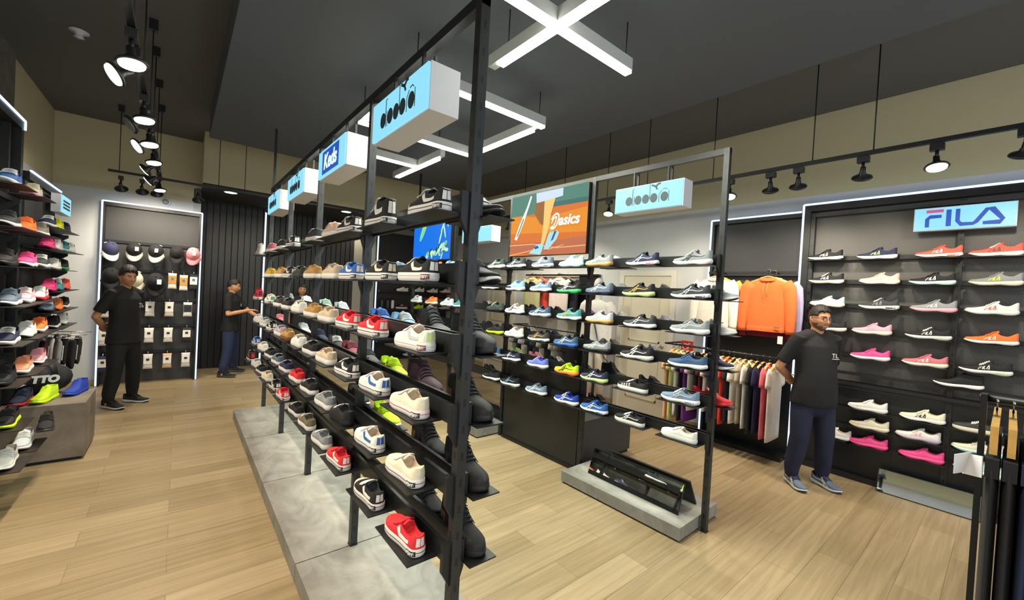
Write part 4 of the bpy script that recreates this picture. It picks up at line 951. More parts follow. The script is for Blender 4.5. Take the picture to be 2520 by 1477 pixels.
# mannequin beside the door
t = thing('mannequin', 'white headed mannequin in a white printed T-shirt beside the door', 'mannequin', (5.12, 4.13, 0), -pi/2+.2)
b = MB(); b.sphere((0, 0, 1.93), (.075, .09, .11)); b.tube([(0, .01, 1.7), (0, .0, 1.85)], [(.05, .05), (.045, .045)], 12, (0, 1, 0), True)
b.tube([(0, 0, 1.0), (0, 0, 1.1), (0, 0, 1.3), (0, 0, 1.5), (0, 0, 1.6), (0, 0, 1.68)], [(.15, .09), (.135, .085), (.125, .08), (.15, .09), (.15, .075), (.06, .05)], 18, (0, 1, 0), True)
for sg in (1, -1):
    b.tube([(sg*.17, 0, 1.58), (sg*.22, 0, 1.35), (sg*.235, -.02, 1.1), (sg*.24, -.05, .92)], [.048, .043, .036, .027], 12, (0, 1, 0), True)
    b.tube([(sg*.085, 0, 1.0), (sg*.095, -.01, .75), (sg*.1, 0, .5), (sg*.105, .015, .3), (sg*.105, .02, .14)], [.085, .075, .052, .045, .034], 14, (0, 1, 0), True)
mobj('body', remesh(b, .012, 3), mat('mannequin_white', 'e2ddd2', .4), t)
s = mobj('t_shirt', garment(.47, .66, .21, .22, seed=6).mesh('t_shirt'), cloth('e9e6e0'), t, T(0, 0, 1.69))
pr_ = MB(); random.seed(4)
for k in range(9): pr_.prism(poly_ell(random.uniform(-.05, .05), random.uniform(-.05, .05), random.uniform(.012, .025), random.uniform(.01, .018), random.uniform(0, 3), 9), .002, frame_mat((0, -.118, -.24), (1, 0, 0), (0, 0, 1)))
pr_.build('print', cloth('b58a92'), s)
MB().tube([(0, 0, 1.06), (0, 0, .95), (0, 0, .9)], [(.165, .105), (.175, .11), (.17, .11)], 18, (0, 1, 0)).tube([(.088, 0, .98), (.095, 0, .75), (.1, 0, .48), (.104, .012, .2)], [.1, .09, .075, .062], 14, (0, 1, 0)).tube([(-.088, 0, .98), (-.095, 0, .75), (-.1, 0, .48), (-.104, .012, .2)], [.1, .09, .075, .062], 14, (0, 1, 0)).build('trousers', cloth('cfc6b4'), t)
MB().tube([(.02, -.13, 1.35), (.1, -.125, 1.05), (.2, -.06, .8), (.25, .0, .72)], [(.03, .006)]*4, 8).build('lanyard_strap', cloth('3a3a3c'), t)
MB().box((0, 0, .008), (.4, .34, .016)).build('base', CHROME, t)
for sg in (1, -1): wear(t, T(sg*.105, -.03, .018) @ R3('Z', pi), ('red', 'red', 'red', None))
# ------------------------------------------------------------------ left wall
LP = []
ll = ['top shelf', 'second shelf', 'third shelf', 'fourth shelf', 'fifth shelf', 'sixth shelf', 'seventh shelf', 'lowest shelf']
wall_of_shoes(LEFTN, -.9, ll, ' of near left display', 'shoes on the near left wall display', lambda y, z: LP.append((y, z)), -1)
t = thing('shoe_display_unit', 'near left wall shoe display with a glowing top edge before raw concrete', 'wall display', (-1.22, 4.4, 0)); E_ = lambda y: y-4.4
MB().bx(0, .14, E_(3.0), E_(5.5), 2.9, 2.97).build('top_frame', BLACK, t); MB().bx(0, .14, E_(5.43), E_(5.5), .53, 2.9).build('side_frame', BLACK, t)
led_frame(t, [(.145, E_(3.0), 2.975), (.145, E_(5.5), 2.975), (.145, E_(5.5), 2.9)], .007)
for y in (5.32, 4.0): 
    MB().bx(.05, .1, E_(y-.02), E_(y+.02), .53 if y > 5 else 0, 2.9).build('upright', BLACK, t)
for z in [z-.05 for z, _ in LEFTN]:
    if z > .7: MB().bx(.1, .13, E_(3.2), E_(5.4), z, z+.04).build('rail', BLACK, t)
    else: MB().bx(.1, .13, E_(3.2), E_(5.1), z, z+.04).build('rail', BLACK, t)
    for y in ((5.32, 4.0) if z > .7 else (4.0,)): MB().prism([(.05, z+.07), (.17, z+.07), (.17, z), (.1, z-.07), (.05, z-.07)], .02, Matrix(((1, 0, 0, 0), (0, 0, 1, E_(y)-.01), (0, 1, 0, 0), (0, 0, 0, 1)))).build('bracket', BLACK, t)
MB().bx(.1, .24, E_(4.62), E_(4.68), 0, .3).build('leg', BLACK, t)
pm = MB().box((0, 0, -.003), (.2, .34, .006)).mesh('shelf_plate')
for y, z in LP: mobj('shelf_plate', pm, mat('plate_brown_black', '2a2321', .45), t, T(.32, E_(y), z))
LP = []
wall_of_shoes(LEFTF, -.95, ll, ' of far left display', 'shoes on the far left wall display', lambda y, z: LP.append((y, z)), -1)
t = thing('shoe_display_unit', 'far left wall shoe display with a glowing top edge and blue sign', 'wall display', (-1.388, 6.2, 0)); E_ = lambda y: y-6.2
MB().bx(0, .3, E_(5.62), E_(6.78), 1.05, 2.52).build('back_panel', PEWTER, t); MB().bx(0, .33, E_(5.6), E_(6.82), 2.5, 2.57).build('top_frame', BLACK, t)
led_frame(t, [(.335, E_(5.6), 2.575), (.335, E_(6.82), 2.575)], .007)
MB().bx(0, .28, E_(5.95), E_(6.78), .0, 1.05).build('lower_panel', DARK, t)
for z in [z-.05 for z, _ in LEFTF]:
    MB().bx(.3, .37, E_(5.6), E_(6.75), z, z+.03).build('rail', BLACK, t); MB().prism([(.3, z), (.42, z), (.42, z-.03), (.34, z-.09), (.3, z-.09)], .02, Matrix(((1, 0, 0, 0), (0, 0, 1, E_(6.7)), (0, 1, 0, 0), (0, 0, 0, 1)))).build('bracket', BLACK, t)
pm = MB().box((0, 0, -.003), (.18, .33, .006)).mesh('shelf_plate')
for y, z in LP: mobj('shelf_plate', pm, BLACK, t, T(.443, E_(y), z))
t = thing('brand_sign', 'small pale-blue lit sign with dark bars on the far left wall display', 'sign', (-1.005, 6.55, 2.305), 0, 'lit brand signs')
MB().bx(-.04, .03, -.24, .24, 0, .19).build('housing', WHITE, t); MB().bx(.03, .036, -.235, .235, .005, .185).build('lit_face', SIGN, t)
b = MB()
for z in (.05, .085, .12): b.bx(.036, .039, -.16, .16, z, z+.02)
b.build('logo_bars', INK, t)
# stone block with bag and shoes
t = thing('display_block', 'brown-grey stone block by the left wall carrying a bag and shoes', 'block', (-1.0, 5.575, 0))
MB().bx(-.17, .385, -.3, .295, .03, .515).build('body', m_stone('block_stone', '675d52', '8d8378', 3.2), t); MB().bx(-.16, .365, -.28, .28, 0, .03).build('plinth', BLACK, t)
shoe(('r', 'navy', 'red', '-', '-'), T(-1.03, 5.44, .516) @ R3('Z', pi-.1), 'navy and red running shoe at the left end of the stone block', 'shoes on the stone block', 1)
shoe(('s', 'neon', 'neon', '-', '-'), T(-.90, 5.47, .516) @ R3('Z', 2.87), 'neon-green low shoe in the middle of the stone block', 'shoes on the stone block', 0)
shoe(('s', 'cobalt', 'cobalt', '-', '-'), T(-.735, 5.70, .516) @ R3('Z', 2.84), 'plain blue shoe at the right end of the stone block', 'shoes on the stone block', 0)
shoe(('r', 'black', 'charcoal', '-', '-'), T(-.80, 4.95, .40) @ R3('Z', pi+.1), 'black shoe on a plate in front of the stone block', 'shoes on the near left wall display', 1)
t = thing('duffel_bag', 'black duffel bag with white letters lying on the stone block', 'bag', (-1.0, 5.775, .516), .15)
b = MB(); b.tube([(-.14, 0, .15), (-.12, 0, .155), (-.06, 0, .165), (.04, 0, .165), (.10, 0, .155), (.12, 0, .15)], [(.11, .12), (.125, .145), (.14, .16), (.14, .16), (.125, .145), (.11, .12)], 24, (0, 0, 1), True); fo = lumpy(8)
b.v = [v+Vector((0, .006*fo(v.x*1.5, v.z), .006*fo(v.y*2, v.x))) for v in b.v]; bag = mat('bag_nylon', '202123', .6, noise=.2, nscale=10, bump=.3, bscale=60)
b.build('body', bag, t); MB().tube([(-.12, -.15, .2), (-.11, -.13, .3), (-.03, -.06, .36), (.03, -.06, .36), (.11, -.13, .3), (.12, -.15, .2)], [(.014, .004)]*6, 8).build('carry_strap', mat('strap_black', '151516', .7), t)
mobj('lettering', text_mesh('TTO', .085, .002, .15, .006), WHITE, t, frame_mat((.05, -.176, .17), (1, 0, 0), (0, .05, 1)))
MB().prism([(-.03, -.015), (.03, .012), (.01, .02), (.035, .035), (-.02, .01)], .002, frame_mat((-.09, -.17, .12), (1, 0, 0), (0, .05, 1))).build('logo_mark', WHITE, t)
# packs of socks hanging from hooks
def pack_mesh(w, h, d):
    m = MB(); n = 16; rings = []
    for f in (0, .04, .12, .3, .5, .7, .88, .96, 1):
        k = (1-(2*f-1)**6)**.5 if 0 < f < 1 else .18; ww = w/2*(1-.10*sin(pi*f))
        rings.append([Vector((ww*(abs(cos(a))**.5)*(1 if cos(a) >= 0 else -1), d/2*k*sin(a), -h*f)) for a in [2*pi*i/n for i in range(n)]])
    return m.loft(rings)
PK = {}
def sock_pack(label, M, c, bandc, w=.10, h=.2, hz=.45, group='sock packs', mark='2a2a2c'):
    if (w, h) not in PK:
        PK[(w, h)] = (pack_mesh(w, h, .045).mesh('socks'), MB().box((0, -.0225, -h*.42), (w*.86, .006, h*.5)).mesh('paper_band'), MB().box((0, -.027, -h*.36), (w*.32, .003, h*.14)).mesh('printed_mark'), MB().tube([(0, 0, 0), (0, 0, .02), (0, .02, .035)], .004, 6).mesh('hang_loop'))
    a = PK[(w, h)]; t = thing('sock_pack', label, 'socks', M=M, group=group)
    mobj('socks', a[0], cloth(c), t); b = mobj('paper_band', a[1], cloth(bandc), t); mobj('printed_mark', a[2], cloth(mark), b); mobj('hang_loop', a[3], WHITE, t)
t = thing('sock_rail', 'short hook rail with packs of socks at the end of the far left display', 'hook rail', (-1.0, 6.22, 1.03))
MB().bx(-.06, -.03, -.35, .42, -.01, .01).build('bar', BLACK, t)
for i in range(3): MB().cyl((-.04, -.25+.3*i, 0), (.26, -.25+.3*i, -.01), .004, 8).build('hook', CHROME, t)
for i, (c, bc, mk) in enumerate([('4a1d26', 'c9a0a4', 'b02034'), ('d9d6ce', 'f0efe8', '2a2a2c'), ('b9b4ac', 'd8d8d4', 'a02030'), ('8d8d8a', 'd0d0cc', 'c03040'), ('1d1d1f', 'c8c8c4', 'b02838'), ('dcd8cc', 'efeee6', 'c02838'), ('1a1a1c', 'b4b4b0', '303030'), ('202022', 'd8d8d0', '282828')]):
    k, j = divmod(i, 3)
    sock_pack('%s sock pack on the left hook rail, %s' % (['maroon', 'white', 'beige', 'grey', 'black', 'cream', 'jet black', 'dark'][i], ['first row left', 'first row middle', 'first row right', 'second row left', 'second row middle', 'second row right', 'outer left', 'outer middle'][i]), T(-1.0+.095*k, 5.97+.3*j+.02*k, 1.0) @ R3('Z', pi/2+.5) @ R3('X', .06), c, bc, .11, .29, group='sock packs on the left hooks', mark=mk)
# ------------------------------------------------------------------ back wall: caps and socks
t = thing('cap_display', 'dark back wall panel of caps and socks outlined in glowing white', 'wall display', (-.31, YB, 0)); E_ = lambda x: x+.31
MB().bx(E_(-.89), E_(.26), -.03, -.002, .02, 2.72).build('back_panel', PEWTER, t); MB().bx(E_(-.9), E_(.27), -.1, -.002, 2.69, 2.745).build('top_frame', BLACK, t)
for x in (-.9, .235): MB().bx(E_(x), E_(x+.035), -.1, -.002, 0, 2.69).build('side_frame', BLACK, t)
led_frame(t, [(E_(-.9), -.104, .01), (E_(-.9), -.104, 2.75), (E_(.27), -.104, 2.75), (E_(.27), -.104, .01)], .010)
for z in (2.17, 1.75, 1.31, .9, .49): MB().bx(E_(-.865), E_(.235), -.055, -.03, z-.02, z+.02).build('hook_bar', BLACK, t)
for x, z in [(-.8, 2.17), (-.54, 2.17), (-.28, 2.17), (-.03, 2.17), (.19, 2.17), (-.77, 1.75), (-.5, 1.75), (-.28, 1.75)]+[(x, z) for z in (1.31, .9, .49) for x in (-.8, -.33, -.1, .13)]+[(-.075, 1.75), (.065, 1.75), (.19, 1.75)]:
    MB().cyl((E_(x), -.05, z-.01), (E_(x), -.16, z-.0), .004, 6).build('hook', CHROME, t)
def cap_meshes():
    c = MB(); n = 28; rings = []
    for j in range(11):
        a = j/10*pi/2; r = cos(a)**.75; rings.append([Vector((.078*r*cos(2*pi*i/n)*(1-.0*j), .092*r*sin(2*pi*i/n), .115*sin(a)**1.05)) for i in range(n)])
    c.loft(rings, True, True)
    br = MB(); rows = []
    for k in range(5):
        f = k/4; row = []
        for i in range(13):
            a = -pi*.42+pi*.84*i/12; r = 1+f*.80*cos(a)**.6; row.append(Vector((.079*sin(a)*(1+.12*f), -.092*cos(a)*r, .004-.018*f*f-.03*abs(sin(a))**2*f)))
        rows.append(row+[p+Vector((0, 0, -.004)) for p in row[::-1]])
    br.loft(rows, True, True)
    bt = MB().sphere((0, 0, .116), .008, 10, 6); st = MB().tube([(.05*sin(a), .085+.018*cos(a), .018) for a in [-1.4+.28*i for i in range(11)]], [(.004, .009)]*11, 6)
    return {'crown': c.mesh('crown'), 'brim': br.mesh('brim'), 'button': bt.mesh('button'), 'back_strap': st.mesh('back_strap')}
CPM = cap_meshes()
def cap(label, x, z, c, cb, tag_=None, tilt=.95, tw=0, sc=1.0):
    sc *= 1.18
    t = thing('baseball_cap', label, 'cap', M=T(x, YB-.185-(.035 if sc > 1.25 else 0), z) @ R3('Z', tw) @ R3('X', tilt) @ Matrix.Scale(sc, 4), group='caps on the back wall')
    for k, m in CPM.items(): mobj(k, m, cloth(cb if k in ('brim', 'back_strap') else c), t)
    if tag_: MB().box((.03, -.06, .112), (.035, .05, .002), Matrix.Rotation(.4, 3, 'X')).build('paper_tag', cloth(tag_), t)
cap('white and navy cap at the left end of the top cap row', -.79, 2.03, '3a3d5c', 'efece2', None, .9, .35)
cap('black cap with white tag and trim, second in the top cap row', -.53, 2.05, '1c1c1e', 'c9c6bc', 'f0efe8')
cap('black and white cap with white tag, third in the top cap row', -.28, 2.05, '202022', 'dcd6c6', 'f0efe8', .95, -.2)
cap('plain black cap, fourth in the top cap row', -.03, 2.05, '161618', '19191b', None, .9, -.15)
cap('pink cap at the right end of the top cap row', .175, 2.05, 'e08a92', 'd9808a', 'e9d0cc', .95, -.2)
cap('black cap behind the man at the left of the second cap row', -.77, 1.64, '17171a', '1a1a1c', None, .95, .2, 1.1)
cap('cream wide cap right behind the head of the left man', -.52, 1.60, 'e2dcc2', 'e0d8be', None, 1.0, -.1, 1.2)
cap('large dark navy cap at the right of the second cap row', -.27, 1.58, '17181e', '15161c', 'e6e4dc', 1.0, 0, 1.25)
for i, (x, z, c, bc, w, h) in enumerate([(-.075, 1.74, 'e4ddd0', 'd08a3a', .11, .25), (.065, 1.72, 'e4ddd0', 'd0903f', .11, .25), (.19, 1.74, '26272b', 'd8d4cc', .11, .25)]):
    sock_pack('%s sock pack, second back wall row, %s' % (['white and blue', 'white and orange', 'black'][i], ['left of the orange one', 'next to the black one', 'at the right edge'][i]), T(x, YB-.13, z), c, bc, w, h, group='sock packs on the back wall', mark='3a7ab8')
for r, z in enumerate((1.31, .9, .49)):
    for j, x in enumerate((-.33, -.1, .13)):
        c = [['e3ddd4', 'dcd4c8', 'e6e2da'], ['e6e2da', 'dfd9d0', '2a2a2c'], ['e2ded4', 'd9b690', 'd9d2d4']][r][j]
        sock_pack('%s sock pack, %s in the %s row of the back wall socks' % (['white', 'pale', 'black' if r == 1 else 'light'][j], ['left', 'middle', 'right'][j], ['upper', 'middle', 'lowest'][r]), T(x-.012*r*0, YB-.13, z-.03), c, 'efece6' if (r, j) != (0, 2) else '28282a', .115, .23, group='sock packs on the back wall')
for z, c, nm in ((1.27, 'e6e2da', 'white'), (.85, 'e2d8d8', 'pale pink'), (.45, '2c2f55', 'dark blue')):
    sock_pack('%s sock pack mostly hidden behind the left man' % nm, T(-.83, YB-.13, z), c, 'e8e4de', .115, .24, group='sock packs on the back wall')
# ------------------------------------------------------------------ rear niche display
t = thing('shoe_display_unit', 'rear niche wall display of small shoes and bottles with a glowing left edge', 'wall display', (4.4, YN, 0)); E_ = lambda x: x-4.4
MB().bx(E_(3.6), E_(5.5), -.03, -.002, .05, 3.0).build('back_panel', DARK, t); MB().bx(E_(3.56), E_(3.6), -.12, -.002, 0, 3.05).build('side_frame', BLACK, t); led_frame(t, [(E_(3.56), -.125, .05), (E_(3.56), -.125, 3.08)], .012)
for z in (1.62, 1.2, .85, .45, .05): MB().bx(E_(3.6), E_(5.5), -.26, -.03, z-.03, z-.005).build('shelf', BLACK, t)
k = 0
for z, row in ((1.62, ['c cream white', 'r white white', 'r white white', 'r white coral']), (1.2, ['c maroon white', 'r yellow neon', 'r rose maroon', 'r white lilac']), (.05, ['r skyblue white', 'r white white', 'r white red']), (.45, ['r grey white', 'r black white', 'r blue white', 'c red white'])):
    for i, it in enumerate(row):
        q_ = it.split(); x = (4.2, 4.62, 5.0, 5.36)[i] if len(row) == 4 else (4.45, 4.85, 5.28)[i]
        shoe((q_[0], q_[1], q_[2], '-', '-'), T(x, YN-.15, z) @ R3('Z', pi/2), '%s in the rear niche, %s from left on the %s shelf' % (look((q_[0], q_[1], '', '-', '-')), ['first', 'second', 'third', 'fourth'][i], {1.62: 'top', 1.2: 'second', .45: 'third', .05: 'bottom'}[z]), 'shoes in the rear niche', k); k += 1
for i, (x, z, c, nm) in enumerate([(3.72, 1.2, '2c2f33', 'dark'), (3.86, 1.2, '3a3d40', 'grey'), (3.98, 1.2, 'd8d8d4', 'white'), (3.72, .85, '34383c', 'charcoal'), (3.86, .85, '4a4d46', 'olive'), (3.99, .85, 'b9bcbc', 'silver')]):
    t = thing('drink_bottle', '%s sports bottle in the rear niche, %s from left on the %s shelf' % (nm, ['first', 'second', 'third'][i % 3], 'upper' if z > 1 else 'lower'), 'bottle', (x, YN-.13, z), 0, 'bottles in the rear niche')
    MB().lathe([(0, 0), (.035, 0), (.037, .01), (.037, .16), (.03, .19), (.022, .2), (0, .2)], (0, 0, 0), n=16).build('body', mat('bottle_'+c, c, .35), t); MB().lathe([(.023, .2), (.024, .225), (.012, .23), (.01, .25), (0, .25)], (0, 0, 0), n=14).build('cap', BLACK, t)
t = thing('light_column', 'vertical glowing line on the black slat wall behind the far end of the rack', 'light', (1.3, 9.44, 0))
MB().bx(-.02, .02, -.0, .038, 0, 3.1).build('profile', BLACK, t); MB().bx(-.014, .014, -.012, 0, .05, 3.08).build('led_strip', STRIP, t)
# ------------------------------------------------------------------ people
def head_pt(d, off=0.):
    x, y, z = d; X = x*.076; Z = z*.118; Y = y*.095
    if z < 0: X *= 1-.26*(-z)**1.6; Y *= 1-.12*(-z)**2
    if y > 0: Y *= 1.02+.06*max(z, 0)
    if y < 0:
        fr = min(1, -y*1.6)
        Y -= fr*(.006*exp(-((Z-.034)/.012)**2)*exp(-(X/.05)**2))
        Y += fr*.012*exp(-(((abs(X)-.032)/.015)**2+((Z-.012)/.012)**2))
        nz = max(0, min(1, (.022-Z)/.055)); 
        if -.042 < Z < .03: Y -= fr*(.006+.021*nz)*exp(-(X/(.008+.007*nz))**2)*(1 if Z > -.030 else max(0, (Z+.042)/.012))
        Y -= fr*.007*exp(-(X/.024)**2)*(exp(-((Z+.052)/.006)**2)+exp(-((Z+.066)/.007)**2))
        Y += fr*.004*exp(-(X/.022)**2)*exp(-((Z+.059)/.003)**2)
        Y -= fr*.011*exp(-(X/.03)**2)*exp(-((Z+.098)/.018)**2)
        Y -= fr*.004*exp(-((abs(X)-.045)/.016)**2)*exp(-((Z+.02)/.022)**2)
    p = Vector((X, Y, Z))
    if off: p += Vector(d).normalized()*off
    return p
def head_mesh(n=64, m=48):
    mb = MB(); rings = []
    for j in range(m+1):
        a = pi*j/m; rings.append([head_pt((max(sin(a), .02)*sin(2*pi*i/n), -max(sin(a), .02)*cos(2*pi*i/n), -cos(a))) for i in range(n)])
    mb.loft(rings); return mb
def head_patch(test, off, inner=-.004, n=64, m=40):      # closed shell over the part of the head where test(d) holds
    mb = MB(); g = {}
    D = lambda i, j: (max(sin(pi*j/m), .015)*sin(2*pi*i/n), -max(sin(pi*j/m), .015)*cos(2*pi*i/n), -cos(pi*j/m))
    def vid(i, j, k):
        i %= n
        if (i, j, k) not in g:
            d = D(i, j); o = off(d) if k else inner
            g[(i, j, k)] = len(mb.v); mb.v.append(head_pt(d, o))
        return g[(i, j, k)]
    cells = {(i, j) for i in range(n) for j in range(m) if test(D(i+.5, j+.5))}
    for i, j in cells:
        for k in (0, 1):
            f = (vid(i, j, k), vid(i+1, j, k), vid(i+1, j+1, k), vid(i, j+1, k)); mb.f.append(f if k else f[::-1]); mb.sm.append(True)
        for di, dj, a, b in ((-1, 0, (i, j), (i, j+1)), (1, 0, (i+1, j), (i+1, j+1)), (0, -1, (i, j), (i+1, j)), (0, 1, (i, j+1), (i+1, j+1))):
            if ((i+di) % n, j+dj) not in cells:
                mb.f.append((vid(*a, 0), vid(*b, 0), vid(*b, 1), vid(*a, 1))); mb.sm.append(True)
    return mb
def hand(mb, w, d, pn, curl=.5, side=1):
    w = Vector(w); d = Vector(d).normalized(); pn = Vector(pn); pn = (pn-d*pn.dot(d)).normalized(); x = d.cross(pn)*side
    mb.tube([w-d*.02, w+d*.02, w+d*.06, w+d*.092], [(.026, .021), (.034, .018), (.041, .016), (.039, .013)], 14, tuple(pn), True)
    for k, (o, L) in enumerate(((-.03, .068), (-.0105, .079), (.0095, .075), (.029, .058))):
        b = w+d*.088+x*o; u = d; P = [b]
        for s, f in enumerate((.42, .32, .26)):
            a = curl*(.5+.55*s); u = (d*cos(a)+pn*sin(a)); P.append(P[-1]+u*L*f)
        mb.tube(P, [.0092, .0088, .0080, .0068], 10, tuple(x), True)
    b = w+d*.03-x*.034; P = [b, b-x*.022+d*.02+pn*.006, b-x*.032+d*.048+pn*.014, b-x*.030+d*.068+pn*.02]
    mb.tube(P, [.012, .0108, .0098, .0078], 10, tuple(pn), True)
def tubes(mb, rows, n=18, caps=True):
    for pts, rad, u in rows: mb.tube([Vector(p) for p in pts], rad, n, u, caps)
def person(label, pos, rz, H, J, skin, hair, shirt, pants, shoes, head_yaw=0., head_pitch=0., w=1.0, belly=0., beard=None, glasses=False, logo=True, longhair=False, legs=.095, hairtop=.022):
    k = H/1.74; t = thing('person', label, 'person', (pos[0], pos[1], 0), rz, 'shop staff')
    SK = mat('skin_'+skin, skin, .5, noise=.05, nscale=30)
    b = MB(); lx = legs; hz = .90
    arms = {}
    for s, nm in ((1, 'L'), (-1, 'R')):
        e, wr = J[nm][0], J[nm][1]; sh = (s*.175*w, .005, 1.425); e = Vector(e); wr = Vector(wr); arms[nm] = (Vector(sh), e, wr)
        m1 = Vector(sh).lerp(e, .5); m2 = e.lerp(wr, .45)
        tubes(b, [([sh, m1, e], [.05*w, .045*w, .037*w], (0, 1, .2)), ([e, m2, wr], [.038*w, .036*w, .026], (0, 1, .2))])
        hand(b, wr, J[nm][2], J[nm][3], J[nm][4], s)
        hp = Vector((s*.088, 0, hz)); kn = Vector((s*(lx+.088)/2*1.02, -.02, .49)); an = Vector((s*lx, .02, .085))
        tubes(b, [([hp, hp.lerp(kn, .5), kn], [.085*w, .072*w, .055], (0, 1, 0)), ([kn, kn.lerp(an, .35), an, an-Vector((0, 0, .06))], [.054, .052, .034, .026], (0, 1, 0)), ([an+Vector((0, .0, -.045)), an+Vector((0, -.08, -.052)), an+Vector((0, -.13, -.054))], [(.022, .018), (.028, .014), (.022, .010)], (0, 0, 1))])
    tubes(b, [([(0, .0, .86), (0, .0, .95), (0, -.005-belly*.5, 1.08), (0, -.005-belly*.3, 1.22), (0, 0, 1.34), (0, .005, 1.42), (0, .01, 1.47)], [(.15*w, .095*w), (.155*w, .10*w), (.14*w, .092*w+belly*.5), (.15*w, .10*w), (.165*w, .105), (.14*w, .075), (.06, .055)], (0, 1, 0)),
              ([(0, .012, 1.44), (0, .0, 1.52), (0, -.008, 1.57)], [(.058, .058), (.052, .054), (.05, .052)], (0, 1, 0)), ([(-.16*w, .005, 1.415), (0, .01, 1.44), (.16*w, .005, 1.415)], [.042, .055, .042], (0, 1, 0))], 22)
    HM = T(0, -.022, 1.625) @ R3('Z', head_yaw) @ R3('X', head_pitch)
    hm = head_mesh(); hm.v = [HM @ v for v in hm.v]; b.add(hm.v, hm.f, True)
    for s in (1, -1):
        ear = MB(); ear.tube([(s*.072, .006, .024), (s*.079, .012, .012), (s*.079, .010, -.008), (s*.072, .0, -.026)], [(.008, .013), (.008, .017), (.008, .014), (.007, .009)], 10, (1, 0, 0), True); ear.v = [HM @ v for v in ear.v]; b.add(ear.v, ear.f, True)
    ks = Matrix.Scale(k, 4)
    body = mobj('body', remesh(b, .0075, 2, .4), SK, t, ks)
    def hp_(name, mb, m, par=None):
        mb.v = [HM @ v for v in mb.v]; return mb.build(name, m, t if par is None else par, M=ks if par is None else None)
    hm_ = mat('hair_'+hair, hair, .6, noise=.3, nscale=150, bump=.6, bscale=260)
    def hairtest(d):
        x, y, z = d; z += .035*sin(17*x+9*y)*sin(13*y+5)
        if longhair: return (z > .52 and y < 0) or (y > -.12 and z > -.75) or (z > .05 and y > -.4 and abs(x) > .75)
        return (z > .50+.12*(y < -.5) and y < .0) or (y >= -.0 and z > -.05-.35*max(0, y-.3)) or (abs(x) > .6 and z > .30 and y > -.5)
    def hairoff(d):
        x, y, z = d; v = hairtop*(max(0, z)**1.2)+.006*(1 if z < .4 else 1); v += .0035*sin(23*x+5*z)*sin(19*y+3)*max(z, .2)
        return v if not longhair else .016+.01*max(0, y)
    hp_('hair', head_patch(hairtest, hairoff), hm_)
    if longhair:
        l = MB(); l.tube([(0, .05, .0), (0, .07, -.1), (0, .075, -.2), (.01, .07, -.27)], [(.085, .05), (.09, .04), (.08, .035), (.04, .02)], 16, (0, 1, 0), True); hp_('hair_length', l, hm_)
    if beard: hp_('beard', head_patch(lambda d: d[1] < .05 and -.95 < d[2] < (-.26 if abs(d[0]) > .78 else -.52 if abs(d[0]) > .3 else -.36) and not (abs(d[0]) < .30 and -.66 < d[2] < -.42), lambda d: .0016, -.003, 96, 64), mat('beard_'+beard, beard, .8, noise=.3, nscale=200))
    e = MB(); ir = MB(); br = MB(); lp = MB()
    for s in (1, -1):
        e.sphere((s*.031, -.0735, .011), (.0125, .009, .0062), 14, 8); ir.sphere((s*.031-.001, -.0805, .011), (.0055, .0035, .0055), 12, 8)
        br.tube([(s*.013, -.0965, .030), (s*.030, -.095, .035), (s*.050, -.082, .029)], [(.003, .0035), (.0035, .004), (.002, .0028)], 8, (0, 0, 1), True)
    lp.tube([(-.022, -.0895, -.059), (-.012, -.0965, -.0578), (0, -.098, -.059), (.012, -.0965, -.0578), (.022, -.0895, -.059)], [(.002, .0025), (.003, .0055), (.0035, .006), (.003, .0055), (.002, .0025)], 8, (0, 0, 1), True)
    eo = hp_('eyes', e, mat('eye_white', 'd8d2c8', .3)); hp_('irises', ir, mat('iris_dark', '1d130d', .2)); hp_('eyebrows', br, hm_); hp_('lips', lp, mat('lips_'+skin, 'a8685a', .5))
    if glasses:
        g = MB(); 
        for s in (1, -1):
            g.tube([(s*.033+.023*cos(a)*(1.05), -.106+.006*abs(cos(a)), .010+.0165*sin(a)) for a in [2*pi*i/20 for i in range(21)]], .0019, 6)
            g.tube([(s*.056, -.1, .014), (s*.077, -.07, .014), (s*.081, -.01, .016), (s*.08, .012, .008)], .0018, 6)
        g.tube([(-.010, -.109, .013), (0, -.112, .015), (.010, -.109, .013)], .0019, 6); hp_('glasses', g, mat('glasses_frame', '141416', .3))
    # T-shirt
    c = MB()
    tubes(c, [([(0, 0, .80), (0, -belly*.3, .86), (0, -.004-belly*.7, .98), (0, -.005-belly*.8, 1.1), (0, -.002-belly*.35, 1.24), (0, .0, 1.36), (0, .005, 1.435), (0, .008, 1.47)], [(.208*w, .140*w+belly*.3), (.204*w, .138*w+belly*.5), (.190*w, .128*w+belly*.7), (.174*w, .120*w+belly*.7), (.178*w, .122*w+belly*.3), (.185*w, .120), (.15*w, .085), (.075, .062)], (0, 1, 0)),
              ([(-.19*w, .006, 1.418), (-.08, .008, 1.462), (.08, .008, 1.462), (.19*w, .006, 1.418)], [.058, .064, .064, .058], (0, 1, 0))], 26, False)
    for s, nm in ((1, 'L'), (-1, 'R')):
        sh, el, wr = arms[nm]; d = (el-sh); p1 = sh+d*.5; p2 = sh+d*.80
        tubes(c, [([sh-d*.12, sh+d*.1, p1, p2], [.062*w, .066*w, .063*w, .063*w], (0, 1, .2))], 18, False); c.sphere(sh+d*.03, .066*w)
    fo = lumpy(len(label)); c.v = [v+Vector((0, .006*fo(v.x, v.z*.7), .0)) for v in c.v]
    sh_ = mobj('t_shirt', remesh(c, .011, 3), cloth(shirt), t, ks)
    cr = MB().tube([(.066*cos(a), .006+.060*sin(a), 1.478+.012*sin(a)) for a in [2*pi*i/24 for i in range(25)]], [(.008, .006)]*25, 8); cr.build('collar', cloth(shirt), sh_)
